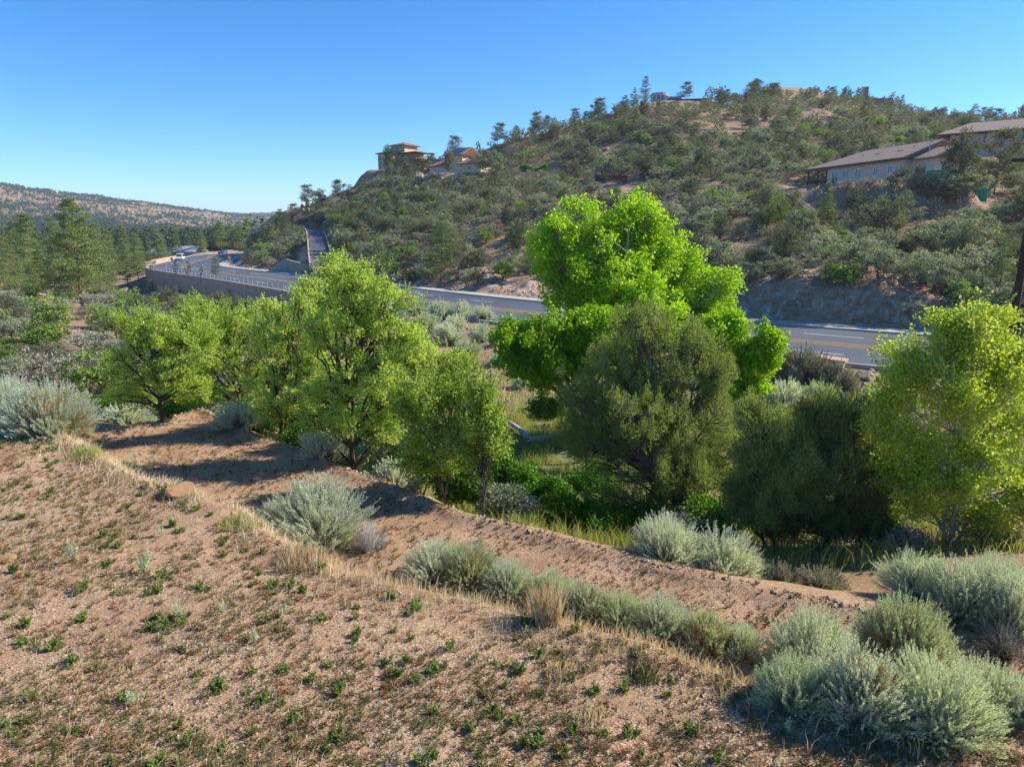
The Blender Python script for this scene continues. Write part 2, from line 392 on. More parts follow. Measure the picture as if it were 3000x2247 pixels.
M['concrete'] = plain('concrete', (.42,.38,.33), .85, .12, .6, .2, 8)
M['tanwall'] = plain('tan_concrete', (.46,.31,.22), .85, .1, .5, .2, 6)
M['whitepaint'] = plain('white_paint', (.68,.68,.67), .6, .05, 2)
M['railpaint'] = plain('rail_paint', (.42,.42,.42), .6, .05, 2)
M['yellowpaint'] = plain('yellow_road_paint', (.55,.30,.06), .6, .12, 1.5)
M['roadwhite'] = plain('white_road_paint', (.6,.6,.6), .6, .15, 1.5)
M['steel'] = plain('galvanised_steel', (.38,.38,.38), .5, .1, 3, 0, 20, .5, .6)

def asphalt():
    m, t, out = nodes('asphalt'); g = N(t, 'ShaderNodeNewGeometry')
    b = N(t, 'ShaderNodeBsdfPrincipled'); b.inputs['Roughness'].default_value = .62; b.inputs['Specular IOR Level'].default_value = .35
    c1 = ramp(t, noise(t, g.outputs['Position'], .09, 4, .6), [(.3, (.06,.066,.077)), (.5, (.09,.097,.11)), (.7, (.125,.132,.142))])
    c2 = ramp(t, noise(t, g.outputs['Position'], 9, 4, .7), [(.3, (.75,.75,.75)), (.7, (1.25,1.25,1.25))])
    t.links.new(mixc(t, 1.0, c1, c2, 'MULTIPLY'), b.inputs['Base Color'])
    t.links.new(b.outputs[0], out.inputs[0]); return m
M['asphalt'] = asphalt()
def wall_mat():
    m, t, out = nodes('ribbed_concrete'); g = N(t, 'ShaderNodeNewGeometry'); mp = N(t, 'ShaderNodeMapping'); mp.inputs['Scale'].default_value = (1, 1, .12)
    t.links.new(g.outputs['Position'], mp.inputs[0])
    b = N(t, 'ShaderNodeBsdfPrincipled'); b.inputs['Roughness'].default_value = .9; b.inputs['Specular IOR Level'].default_value = .1
    c1 = ramp(t, noise(t, mp.outputs[0], 1.1, 6, .7), [(.25, (.29,.225,.18)), (.5, (.38,.30,.24)), (.75, (.46,.37,.30))])
    t.links.new(c1, b.inputs['Base Color'])
    bp = N(t, 'ShaderNodeBump'); bp.inputs['Strength'].default_value = .6; bp.inputs['Distance'].default_value = .08
    t.links.new(noise(t, mp.outputs[0], 3.5, 3, .6), bp.inputs['Height']); t.links.new(bp.outputs[0], b.inputs['Normal'])
    t.links.new(b.outputs[0], out.inputs[0]); return m
M['wall'] = wall_mat()
def rock_mat(name, cols, scale=1.2):
    m, t, out = nodes(name); tc = N(t, 'ShaderNodeTexCoord'); vec = tc.outputs['Object']
    b = N(t, 'ShaderNodeBsdfPrincipled'); b.inputs['Roughness'].default_value = .9; b.inputs['Specular IOR Level'].default_value = .15
    f = noise(t, vec, scale, 8, .72, .6)
    c = ramp(t, f, [(.22+.56*i/(len(cols)-1), cc) for i, cc in enumerate(cols)])
    oi = N(t, 'ShaderNodeObjectInfo'); hv = N(t, 'ShaderNodeHueSaturation'); t.links.new(c, hv.inputs['Color'])
    t.links.new(math_(t, 'ADD', math_(t, 'MULTIPLY', oi.outputs['Random'], .4), .8), hv.inputs['Value'])
    t.links.new(hv.outputs[0], b.inputs['Base Color'])
    bp = N(t, 'ShaderNodeBump'); bp.inputs['Strength'].default_value = .8; bp.inputs['Distance'].default_value = .12/scale
    t.links.new(noise(t, vec, scale*4, 6, .75), bp.inputs['Height']); t.links.new(bp.outputs[0], b.inputs['Normal'])
    t.links.new(b.outputs[0], out.inputs[0]); return m
M['rock'] = rock_mat('granite', [(.13,.095,.075),(.30,.225,.18),(.42,.33,.27),(.52,.44,.38)], .8)
M['pebble'] = leaf_mat('pebble', [(.17,.115,.075),(.33,.235,.165),(.46,.36,.27),(.66,.57,.48)], 0, .9, .15)
M['sandstone'] = rock_mat('rusty_sandstone', [(.20,.09,.045),(.42,.24,.12),(.55,.36,.21)], 4)
def ground_mat():
    m, t, out = nodes('dirt_ground'); g = N(t, 'ShaderNodeNewGeometry'); pos = g.outputs['Position']
    at_ = N(t, 'ShaderNodeAttribute', attribute_name='zone'); sep = N(t, 'ShaderNodeSeparateColor'); t.links.new(at_.outputs['Color'], sep.inputs[0])
    b = N(t, 'ShaderNodeBsdfPrincipled'); b.inputs['Roughness'].default_value = .95; b.inputs['Specular IOR Level'].default_value = .08
    # near dirt
    c = ramp(t, noise(t, pos, .55, 5, .65), [(.3, (.23,.125,.07)), (.5, (.36,.215,.125)), (.7, (.47,.315,.20))])
    straw = ramp(t, noise(t, pos, 1.6, 6, .75, .5), [(.5, (0,0,0)), (.68, (1,1,1))])
    c = mixc(t, math_(t, 'MULTIPLY', straw, .45), c, (.50,.35,.20))
    rust = ramp(t, noise(t, pos, 2.3, 6, .75, .8), [(.56, (0,0,0)), (.7, (1,1,1))])
    c = mixc(t, math_(t, 'MULTIPLY', rust, .55), c, (.24,.115,.06))
    vo = N(t, 'ShaderNodeTexVoronoi'); vo.inputs['Scale'].default_value = 55; t.links.new(pos, vo.inputs['Vector'])
    sv = N(t, 'ShaderNodeSeparateColor'); t.links.new(vo.outputs['Color'], sv.inputs[0])
    peb = ramp(t, sv.outputs[0], [(0, (.13,.08,.045)), (.4, (.29,.18,.10)), (.8, (.42,.28,.175)), (1, (.64,.52,.38))])
    c = mixc(t, math_(t, 'MULTIPLY', ramp(t, noise(t, pos, .9, 4, .7), [(.35, (.15,.15,.15)), (.65, (.85,.85,.85))]), sep.outputs[2]), c, peb)
    # hillside dirt
    ch = ramp(t, noise(t, pos, .12, 6, .7), [(.3, (.24,.145,.095)), (.5, (.36,.23,.155)), (.7, (.46,.32,.22))])
    ch2 = ramp(t, noise(t, pos, .8, 6, .8), [(.42, (0,0,0)), (.62, (1,1,1))]); ch = mixc(t, math_(t, 'MULTIPLY', ch2, .62), ch, (.15,.135,.075))
    c = mixc(t, math_(t, 'SUBTRACT', 1.0, at_.outputs['Alpha']), c, ch)
    # creek grass
    cg = ramp(t, noise(t, pos, .8, 5, .7), [(.3, (.08,.09,.025)), (.5, (.16,.17,.05)), (.7, (.27,.23,.10))])
    c = mixc(t, sep.outputs[0], c, cg)
    # cut rock
    vr = N(t, 'ShaderNodeTexVoronoi', feature='DISTANCE_TO_EDGE'); vr.inputs['Scale'].default_value = .9
    mpv = N(t, 'ShaderNodeVectorMath', operation='ADD'); nz = N(t, 'ShaderNodeTexNoise'); nz.inputs['Scale'].default_value = .8; nz.inputs['Detail'].default_value = 4; t.links.new(pos, nz.inputs['Vector'])
    t.links.new(pos, mpv.inputs[0]); t.links.new(nz.outputs['Color'], mpv.inputs[1]); t.links.new(mpv.outputs[0], vr.inputs['Vector'])
    cr = ramp(t, noise(t, pos, .7, 8, .75, 1.2), [(.30, (.32,.17,.10)), (.45, (.50,.31,.21)), (.57, (.62,.46,.36)), (.67, (.86,.78,.70))])
    crk = ramp(t, vr.outputs['Distance'], [(0, (.72,.72,.72)), (.05, (1,1,1))]); cr = mixc(t, 1.0, cr, crk, 'MULTIPLY')
    c = mixc(t, sep.outputs[1], c, cr)
    t.links.new(c, b.inputs['Base Color'])
    h = math_(t, 'ADD', math_(t, 'MULTIPLY', noise(t, pos, 9, 6, .75), .6), math_(t, 'MULTIPLY', vo.outputs['Distance'], .35))
    bp = N(t, 'ShaderNodeBump'); bp.inputs['Strength'].default_value = .55; bp.inputs['Distance'].default_value = .03; t.links.new(h, bp.inputs['Height'])
    bp2 = N(t, 'ShaderNodeBump'); bp2.inputs['Distance'].default_value = .8; t.links.new(math_(t, 'MULTIPLY', sep.outputs[1], 1.0), bp2.inputs['Strength'])
    t.links.new(noise(t, pos, .9, 7, .8, .8), bp2.inputs['Height']); t.links.new(bp.outputs[0], bp2.inputs['Normal']); t.links.new(bp2.outputs[0], b.inputs['Normal'])
    t.links.new(b.outputs[0], out.inputs[0]); return m
M['ground'] = ground_mat()

# ------------------------------------------------------------------ ground sheet
th = np.concatenate([np.arange(-180, -48, 4), np.arange(-48, 48, .2), np.arange(48, 180, 4)]); th = np.radians(th)
lr = [1.0]
while lr[-1] < 6000: lr.append(lr[-1]*(1.011 if lr[-1] < 320 else 1.03))
lr = np.array(lr); TT, RR = np.meshgrid(th, lr, indexing='ij')
gx = (RR*np.sin(TT)).ravel(); gy = (RR*np.cos(TT)).ravel()
gzv = ground(gx, gy)
nt_, nr_ = TT.shape
ii = np.arange(nt_)[:, None]; jj = np.arange(nr_-1)[None, :]; i2 = (ii+1) % nt_
quads = np.stack([(ii*nr_+jj), (ii*nr_+jj+1), (i2*nr_+jj+1), (i2*nr_+jj)], -1).reshape(-1, 4)
cidx = nt_*nr_
gv = np.stack([gx, gy, gzv+ZC], 1); gv = np.vstack([gv, [0, 0, gz(0.0, 0.5)+ZC]])
tri = np.stack([np.arange(nt_)*nr_, ((np.arange(nt_)+1) % nt_)*nr_, np.full(nt_, cidx)], 1)
gme = raw_mesh('ground', gv, [quads, tri], [M['ground']], smooth=True)
rr = np.hypot(gx, gy); yb_ = np.interp(gx, *EB); D, S, I = nearest(gx, gy, road, rn)
creek = sstep(1.0, 3.0, gy-yb_ + fbm(gx/2, gy/2, 40, 3)*3)*(1-sstep(38, 50, rr))*sstep(-.35, -.1, -np.abs(gx/np.maximum(gy, 1)-.05)*.8+.12)
creek = np.clip(creek*(1.1+fbm(gx/3, gy/3, 41, 3)*2), 0, 1)
cut = (S < 0)*sstep(HW+2.4, HW+3.4, -S)*(1-sstep(HW+9, HW+13, -S + fbm(gx/4, gy/4, 43, 3)*8))*((D < 24))
far_near = 1-sstep(22, 45, rr)
zone = np.stack([creek, cut, 1-sstep(14, 24, rr), far_near], 1); zone = np.vstack([zone, [0, 0, 1, 1]])
att = gme.attributes.new('zone', 'FLOAT_COLOR', 'POINT'); att.data.foreach_set('color', zone.astype(np.float32).ravel())
tag(new_obj('ground', gme), kind='structure')

# ------------------------------------------------------------------ road, kerbs, pavement, markings
def strip(line, nrm, zf, o0, o1, dz, i0=0, i1=None, thick=0.0):
    i1 = len(line) if i1 is None else i1; l = line[i0:i1]; n = nrm[i0:i1]
    a = l + n*o0; b = l + n*o1; z = zf[i0:i1]+dz+ZC; m = len(l)
    if not thick:
        v = np.vstack([np.column_stack([a, z]), np.column_stack([b, z])]); k = np.arange(m-1)
        return v, np.stack([k, k+1, k+1+m, k+m], 1)
    v = np.vstack([np.column_stack([a, z]), np.column_stack([b, z]), np.column_stack([b, z-thick]), np.column_stack([a, z-thick])]); k = np.arange(m-1)
    return v, np.vstack([np.stack([k+j*m, k+1+j*m, k+1+((j+1) % 4)*m, k+((j+1) % 4)*m], 1) for j in range(4)] + [np.array([[0, m, 2*m, 3*m], [m-1, 4*m-1, 3*m-1, 2*m-1]])])
def join(parts):
    V, Fq, n = [], [], 0
    for v, f in parts: V.append(v); Fq.append(f+n); n += len(v)
    return np.vstack(V), np.vstack(Fq)
rzv = rz(road[:, 1])
def rstrip(name, parts, mat, **kw):
    v, f = join(parts); o = new_obj(name, raw_mesh(name, v, f, [mat])); tag(o, kind='structure'); return o
rstrip('road', [strip(road, rn, rzv, -HW, HW, 0)], M['asphalt'])
rstrip('kerb', [strip(road, rn, rzv, -HW-.22, -HW, .14, thick=.3), strip(road, rn, rzv, HW, HW+.22, .14, thick=.3)], M['concrete'])
rstrip('pavement', [strip(road, rn, rzv, -HW-2.3, -HW-.22, .13, thick=.3)], M['concrete'])
mk = [strip(road, rn, rzv, o, o+.13, .012) for o in (-.62, -.30, .30-.17+.2, .62-.17+.2)]
rstrip('yellow_road_marking', mk, M['yellowpaint'])
mk = [strip(road, rn, rzv, HW-.55, HW-.4, .012)]
for o in (-4.1, 4.15):
    for i in range(2, len(road)-3, 6): mk.append(strip(road, rn, rzv, o, o+.16, .012, i, i+3))
rstrip('white_road_marking', mk, M['roadwhite'])
v, f = strip(drive[:, :2], driven, drive[:, 2], -1.9, 1.9, 0.02)
tag(new_obj('driveway', raw_mesh('driveway', v, f, [M['asphalt']])), kind='structure')
def ribbon_wall(name, pts, w_, zlo, zhi, mat, parent=None):
    """wall along pts (n,2) with per-point bottom and top"""
    nrm = normals2(pts); a = pts-nrm*w_/2; b = pts+nrm*w_/2; m = len(pts); zl = zlo+ZC; zh = zhi+ZC
    v = np.vstack([np.column_stack([a, zh]), np.column_stack([b, zh]), np.column_stack([b, zl]), np.column_stack([a, zl])]); k = np.arange(m-1)
    f = np.vstack([np.stack([k+j*m, k+1+j*m, k+1+((j+1) % 4)*m, k+((j+1) % 4)*m], 1) for j in range(4)] + [np.array([[0, m, 2*m, 3*m], [m-1, 4*m-1, 3*m-1, 2*m-1]])])
    return new_obj(name, raw_mesh(name, v, f, [mat]), parent)
wi = np.arange(WALL0, WALL1+1); wl = road[wi]+rn[wi]*(HW+.5); wz = rzv[wi]
BEND = int(np.argmin(np.abs(wi - road_index(404, 579))))
rw = ribbon_wall('retaining_wall', wl[:BEND+3], .45, ground(*(wl[:BEND+3]+rn[wi[:BEND+3]]*1.4).T)-2.0, wz[:BEND+3]+.25, M['wall'])
tag(rw, 'long brown ribbed concrete retaining wall holding up the road', 'wall')
pw = ribbon_wall('parapet_wall', wl[BEND+3:], .35, wz[BEND+3:]-4, wz[BEND+3:]+1.15, M['tanwall'])
tag(pw, 'low tan parapet wall along the outside of the far road bend', 'wall')
gr = empty('guard_rail', W((wl[0][0], wl[0][1], wz[0]+.25)))
gl = gr.location
mb = MB()
for k in range(0, BEND+2):
    a = np.append(wl[k], wz[k]+ZC+.25); b = np.append(wl[k+1], wz[k+1]+ZC+.25)
    for h in (.72, .42): mb.bar(Vector(a)+Vector((0,0,h))-gl, Vector(b)+Vector((0,0,h))-gl, .05)
mb.build('rail', M['railpaint'], gr)
for k in range(0, BEND+3):
    a = Vector(np.append(wl[k], wz[k]+ZC+.25)); MB().bar(a-gl, a+Vector((0,0,.76))-gl, .07).build('post', M['railpaint'], gr)
tag(gr, 'pale metal guard rail on top of the brown retaining wall', 'railing')
# walls beside the drive
dn = driven
for s_, a, b, h, lab in ((1, 3, len(drive)-12, .9, 'low tan wall along the valley side of the steep drive'), (-1, 12, len(drive)-14, .5, 'low tan wall along the hill side of the steep drive')):
    q = drive[a:b, :2] + dn[a:b]*2.2*s_
    tag(ribbon_wall('drive_wall', q, .3, drive[a:b, 2]-1.5, drive[a:b, 2]+h, M['tanwall']), lab, 'wall')

# ------------------------------------------------------------------ plant builders (numpy)
def unit(a): return a/np.maximum(np.linalg.norm(a, axis=-1, keepdims=True), 1e-9)
def leaf_quads(c, size, rs, aspect=.6, direction=None, jit=1.0):
    """rhombic leaves centred at c; direction (N,3) optional long axis"""
    n = len(c); a = rs.normal(size=(n, 3))
    if direction is not None: a = unit(direction)*1.0 + unit(a)*jit
    a = unit(a); b = unit(np.cross(a, rs.normal(size=(n, 3))))
    s = size*(.65+.7*rs.rand(n))[:, None]
    v = np.stack([c-a*s*.5, c+b*s*aspect*.5, c+a*s*.5, c-b*s*aspect*.5], 1).reshape(-1, 3)
    return v, np.arange(4*n).reshape(-1, 4)
def tubes(paths, radii, sides=4):
    """list of (k,3) paths, list of (k,) radii -> one vert/face set"""
    V, Fq, n = [], [], 0
    an = np.arange(sides)*2*math.pi/sides
    for p, r in zip(paths, radii):
        t = unit(np.gradient(p, axis=0)); up = np.array([0.31, .2, .93]); x = unit(np.cross(t, up)); y = np.cross(x, t)
        ring = p[:, None]+(x[:, None]*np.cos(an)[None, :, None]+y[:, None]*np.sin(an)[None, :, None])*r[:, None, None]
        k = len(p); V.append(ring.reshape(-1, 3)); i = np.arange(k-1)[:, None]*sides; j = np.arange(sides)[None, :]; j2 = (j+1) % sides
        Fq.append(np.stack([i+j, i+j2, i+sides+j2, i+sides+j], -1).reshape(-1, 4)+n); n += k*sides
    return np.vstack(V), np.vstack(Fq)
def curve(a, b, rs, k=5, bow=.12, sag=0):
    t = np.linspace(0, 1, k)[:, None]; L = np.linalg.norm(b-a); mid = (a+b)/2 + rs.normal(size=3)*L*bow; mid[2] += sag*L
    p = (1-t)**2*a + 2*t*(1-t)*mid + t*t*b
    p[1:-1] += rs.normal(size=(k-2, 3))*L*.018; return p
BR = [1.0]
def lobed_tree(lobes, base, seed, puffs=200, puff_r=.45, leaves=100, leaf=.09, aspect=.75, trunks=1, trunk_r=.12, split=.35, shoots=0, shoot_len=.8, sub_=0,
               shell=.55, squash=.8, upright=0.0, twig_every=1, lean=None, tops=None):
    """lobes: (cx,cy,cz,rx,ry,rz) relative to the base. returns leaf (v,f) and wood (v,f)"""
    rs = np.random.RandomState(seed); lobes = np.array(lobes, float)
    if sub_:
        out_ = []
        for l in lobes:
            q = l.copy(); q[3:] *= .84; out_.append(q)
            for k in range(sub_):
                dd = unit(rs.normal(size=3)+np.array([0, 0, .25])); f = rs.uniform(.34, .62); q = l.copy(); q[:3] += dd*l[3:]*rs.uniform(.5, .82); q[3:] *= f; out_.append(q)
        lobes = np.array(out_)
    vol = (lobes[:, 3]*lobes[:, 4]*lobes[:, 5])**.72; cnt = np.maximum(3, (puffs*vol/vol.sum()).astype(int))
    LC, LD, PC, PL = [], [], [], []
    for li, (l, n) in enumerate(zip(lobes, cnt)):
        d = unit(rs.normal(size=(n, 3))); rr_ = (shell + (1-shell)*rs.rand(n))**.8
        rr_ = rr_*(1+.16*rs.normal(size=n).clip(-1.5, 1.5))
        PC.append(l[:3]+d*l[3:]*rr_[:, None]); PL += [li]*n
    PC = np.vstack(PC); PL = np.array(PL)
    pr = puff_r*(.55+.9*rs.rand(len(PC)))
    nl = np.maximum(6, (leaves*(pr/puff_r)**2).astype(int)); idx = np.repeat(np.arange(len(PC)), nl); tot = len(idx)
    d = unit(rs.normal(size=(tot, 3)))*(rs.rand(tot)**.45)[:, None]*pr[idx][:, None]; d[:, 2] *= squash
    if upright: d[:, 2] = np.abs(d[:, 2])*(1+upright)-.2*pr[idx]; d[:, :2] *= (1-.45*np.clip(d[:, 2]/pr[idx], 0, 1.6))[:, None]
    LCp = PC[idx]+d
    if shoots:                                            # leafy twigs sticking out beyond the crown
        dc = unit(PC-np.array([0, 0, lobes[:, 2].mean()-.5])); pick_ = rs.randint(0, len(PC), shoots); sdir = unit(dc[pick_]*.9+rs.normal(size=(shoots, 3))*.35+np.array([0, 0, .65])); sl = shoot_len*(.5+.8*rs.rand(shoots))
        m_ = 26; tt_ = rs.rand(shoots, m_)[..., None]; sp0 = PC[pick_][:, None]+sdir[:, None]*sl[:, None, None]*tt_+rs.normal(size=(shoots, m_, 3))*puff_r*.28*(1.15-tt_)
        LCp = np.vstack([LCp, sp0.reshape(-1, 3)]); d = np.vstack([d, np.repeat(sdir, m_, 0)*puff_r]); tot = len(LCp); idx = np.concatenate([idx, np.zeros(shoots*m_, int)])
        shoot_p = [np.linspace(0, 1, 3)[:, None]*(sdir[k]*sl[k])+PC[pick_][k] for k in range(shoots)]
    else: shoot_p = []
    dirs = None
    if upright: dirs = np.stack([d[:, 0]*.4, d[:, 1]*.4, np.full(tot, .8)*puff_r], 1)
    keep = LCp[:, 2] > .08
    leafm = leaf_quads(LCp[keep], leaf, rs, aspect, None if dirs is None else dirs[keep], 1.0 if dirs is None else .55)
    # wood
    paths, radii = [], []
    order = np.argsort(-(lobes[:, 2]+lobes[:, 3]*.6)); top = lobes[:, 2].max()
    stems = []
    for k in range(trunks):
        a = np.array([rs.uniform(-1, 1)*trunk_r*(1.5 if trunks > 1 else 0), rs.uniform(-1, 1)*trunk_r*(1.5 if trunks > 1 else 0), -.25])
        l = lobes[order[k % len(order)]]
        b = l[:3] + np.array([0, 0, l[5]*.1])
        if trunks > 1: b = b + rs.normal(size=3)*l[3:]*.35
        p = curve(a, b, rs, 12, .05); stems.append(p)
        paths.append(p); radii.append(trunk_r*(1-.86*np.linspace(0, 1, 12)**.8)*(1 if k == 0 else .8))
    S = np.vstack(stems); SR = np.concatenate(radii)
    limbs = []
    for li, l in enumerate(lobes):                       # a limb into each lobe
        tgt = l[:3]; ok = S[:, 2] < tgt[2]*(.45+.35*rs.rand())+.05; ok[0] = True
        cand = np.where(ok)[0]; j = cand[np.argmin(np.linalg.norm(S[cand]-tgt, axis=1) - S[cand][:, 2]*.3)]
        p = curve(S[j], tgt, rs, 8, .08, .05); r0 = min(SR[j]*.75, trunk_r*.38)
        limbs.append(p); paths.append(p); radii.append(np.linspace(r0, r0*.35, 8))
    for q in range(0, len(PC), twig_every):               # a branch to each puff
        L = limbs[PL[q]]; src = np.vstack([L, S]); zlim = PC[q][2]-.1*pr[q]
        dd = np.linalg.norm(src-PC[q], axis=1) + np.maximum(0, src[:, 2]-zlim)*2.5
        j = np.argmin(dd+rs.rand(len(src))*.5); r0 = .012+.018*min(3, np.linalg.norm(src[j]-PC[q]))*trunk_r*4
        p = curve(src[j], PC[q], rs, 5, .1, .04); paths.append(p); radii.append(np.linspace(min(r0, trunk_r*.22), .004+trunk_r*.012, 5))
    for q in shoot_p: paths.append(np.vstack([q, q[-1:]+(q[-1:]-q[-2:-1])*.2, q[-1:]+(q[-1:]-q[-2:-1])*.3])); radii.append(np.linspace(.008, .002, 5))
    return leafm, tubes(paths, radii, 5)
def plant(name, loc, parts, label=None, cat=None, group=None, rot=0, smooth_wood=True):
    """parts: list of (part name, (v,f), material)"""
    o = empty(name, loc, rot)
    for pn, (v, f), mt in parts:
        c = new_obj(pn, raw_mesh(pn, v, f, [mt], smooth=(smooth_wood and pn in ('trunk', 'branch'))), o); CH.setdefault(o.name, []).append(c)
    tag(o, label, cat, group); return o

def px_tree(name, base_px, Y, lobes_px, leafm, barkm, label, cat, seed, group=None, zbase=None, **kw):
    """tree whose lobes are given as (px, py, rx px, ry px[, dy m]) in the photograph's frame at forward distance Y"""
    bp = P(base_px, 900, Y); gx_, gy_ = bp[0], bp[1]
    # keep the base on the ground
    g = gz(gx_, gy_)
    d = depth(np.array([gx_, gy_, g])); gx_ = (base_px-CX)/F*d; g = gz(gx_, gy_)
    base = np.array([gx_, gy_, g]); L = []
    for l in lobes_px:
        dy = l[4] if len(l) > 4 else 0
        c = P(l[0], l[1], Y+dy); k = depth(c)/F
        L.append([c[0]-base[0], c[1]-base[1], c[2]-base[2], l[2]*k, (l[2]+l[3])/2*k*(.9), l[3]*k])
    lf, wd = lobed_tree(L, base, seed, **kw)
    return plant(name, W(base), [('trunk', wd, barkm), ('crown', lf, leafm)], label, cat, group)

ORDW = ['first', 'second', 'third', 'fourth', 'fifth', 'sixth', 'seventh', 'eighth', 'ninth', 'tenth', 'eleventh', 'twelfth', 'thirteenth', 'fourteenth', 'fifteenth', 'sixteenth', 'seventeenth', 'eighteenth', 'nineteenth', 'twentieth']
def rank(lst, i): return ORDW[sorted(range(len(lst)), key=lambda k: lst[k][0]).index(i)]
# ------------------------------------------------------------------ the creek-side trees
TREES = []
big = dict(puffs=1100, puff_r=.42, leaves=90, leaf=.11, aspect=.85, trunk_r=.32, shell=.55, shoots=260, shoot_len=.7, sub_=5)
px_tree('cottonwood_tree', 1345, 31, [(1308,560,138,128),(1255,500,70,55),(1365,475,75,52),(1420,530,45,60),(1200,560,45,70,-.5),(1225,640,60,60),(1470,620,95,80,.3),(1545,650,52,75,-.2),(1420,690,120,75,-1),(1520,740,70,60,-.6),(1350,640,90,70,-1.6),(1420,590,80,80),(1300,650,90,60),(1540,700,65,70),(1380,560,90,90),(1560,790,45,45,-.4)],
        M['cotton'], M['bark_lt'], 'tallest bright green cottonwood with a high rounded crown beside the road', 'tree', 11, **big)
px_tree('cottonwood_tree', 1270, 26.5, [(1195,745,105,75),(1120,735,52,58,.3),(1165,800,70,50,-.2),(1270,760,75,80,-.2),(1260,700,50,35),(1310,720,70,55,.4),(1330,790,50,50,.2)],
        M['cotton'], M['bark_dk'], 'low spreading green cottonwood left of the big olive juniper', 'tree', 12, puffs=420, puff_r=.38, leaves=100, leaf=.11, aspect=.85, trunk_r=.14, shell=.5, sub_=5, shoots=120, shoot_len=.6)
px_tree('cottonwood_tree', 1610, 25.5, [(1640,765,52,52),(1600,800,45,45),(1665,740,28,34),(1625,830,30,28),(1575,760,35,40,.4),(1560,710,50,45,.8),(1590,850,40,30)],
        M['cotton'], M['bark_dk'], 'small dark green cottonwood right of the big olive juniper, in front of the road', 'tree', 13, puffs=240, puff_r=.33, leaves=100, leaf=.10, aspect=.85, trunk_r=.11, shell=.5, sub_=4, shoots=90, shoot_len=.5)
px_tree('poplar_tree', 2045, 14.4, [(2080,740,95,75),(1960,770,70,60,.3),(2170,790,90,90),(1935,870,65,80,.2),(2060,860,110,95,-.3),(2200,920,90,100,.2),(1990,980,70,70),(2110,1010,100,80,-.3),(2240,1050,70,70),(1960,1090,55,40,.3),(2160,1110,80,45,-.2),(1985,1050,75,60,-.2),(2090,1100,80,50,.3),(2230,1110,70,60,-.3),(1920,990,45,60,.2),(2040,700,50,45),(2130,700,55,45),(2220,760,60,60,.2),(1900,930,50,60)],
        M['cotton_y'], M['bark_lt'], 'yellow-green multi-stemmed poplar at the right edge behind the grey-green brush', 'tree', 14, puffs=1250, puff_r=.24, leaves=60, leaf=.052, aspect=.9, trunks=7, trunk_r=.055, shoots=380, shoot_len=.45, sub_=4, shell=.25, twig_every=1)
E = dict(puff_r=.175, leaves=62, leaf=.055, aspect=.6, shell=.2, shoots=300, shoot_len=.5, sub_=5)
elms = [
 (352, 21.5, [(350,720,80,62),(300,720,55,55,.2),(400,760,60,65),(290,800,55,55),(360,810,70,50,-.2),(430,720,45,55,.3),(280,850,50,40,.2),(420,840,50,35,.2)], 'round light green elm standing alone at the left end of the lower terrace', dict(puffs=577, trunk_r=.09)),
 (520, 24.5, [(490,740,60,60),(540,800,55,60),(465,810,45,50),(570,730,45,45,.3),(450,860,50,40),(550,870,50,35),(500,690,45,40)], 'light green elm behind the far tip of the lower terrace', dict(puffs=367, trunk_r=.08)),
 (600, 20.3, [(610,770,65,60),(640,700,50,50,.3),(575,830,45,55),(650,840,55,60,-.2),(700,790,45,60),(560,720,45,55),(600,880,60,35),(670,890,50,35),(660,650,45,40)], 'slender twin elm beside the pale brush on the lower terrace edge', dict(puffs=437, trunk_r=.06, trunks=2)),
 (760, 17.8, [(775,680,85,75),(700,720,55,70,.2),(840,740,65,80,.1),(770,810,100,75,-.2),(850,860,65,60),(700,860,55,60,.1),(760,910,70,40,-.2),(820,930,55,40),(690,920,50,40),(730,620,55,50),(830,660,50,60),(880,740,45,60),(780,600,45,40)], 'largest bright green elm at the middle of the lower terrace edge', dict(puffs=822, trunk_r=.085)),
 (735, 32, [(735,590,48,38),(700,640,45,40),(775,640,45,45),(740,690,70,60)], 'tall yellow-tinged elm rising behind the others in front of the wall', dict(puffs=332, puff_r=.34, leaves=60, leaf=.095, trunk_r=.14)),
 (965, 15.6, [(940,870,70,60),(990,830,50,40,.2),(915,935,50,50),(960,950,55,50,-.1),(1010,880,45,40),(900,990,50,40),(960,1000,40,30),(880,880,50,50)], 'young elm with a thin dark trunk near the centre of the terrace edge', dict(puffs=367, trunk_r=.05)),
 (1035, 15.0, [(1035,920,45,50),(1010,970,35,45),(1065,960,32,40),(1040,870,32,35)], 'smallest young elm, right of the other elms on the terrace edge', dict(puffs=227, trunk_r=.045)),
 (900, 20, [(960,810,65,45),(1030,840,45,35),(890,800,55,50),(930,870,60,45),(860,860,60,60),(990,800,60,40),(850,930,60,45)], 'low bright elm behind the two young elms near the creek grass', dict(puffs=332, trunk_r=.07)),
 (685, 21.5, [(665,790,55,55),(690,850,50,50),(640,830,40,45),(700,740,45,50)], 'slim elm filling the gap left of the largest elm', dict(puffs=330, trunk_r=.05)),
 (872, 19.5, [(885,800,50,50),(870,870,55,50),(910,750,40,45),(850,800,40,50)], 'slim elm just right of the largest elm', dict(puffs=330, trunk_r=.05)),
 (450, 34, [(430,690,50,40),(520,700,50,35),(470,730,60,45)], 'far green elm above the left group in front of the boulders', dict(puffs=262, puff_r=.34, leaves=60, leaf=.095, trunk_r=.11)),
 (610, 33, [(590,690,45,35),(650,680,45,35),(620,730,60,45)], 'far green elm in front of the retaining wall', dict(puffs=262, puff_r=.34, leaves=60, leaf=.095, trunk_r=.11)),
]
for i, (bx, Y, L, lab, kw) in enumerate(elms):
    k = dict(E); k.update(kw); px_tree('elm_tree', bx, Y, L, M['elm'], M['bark_dk'], lab, 'tree', 30+i, **k)
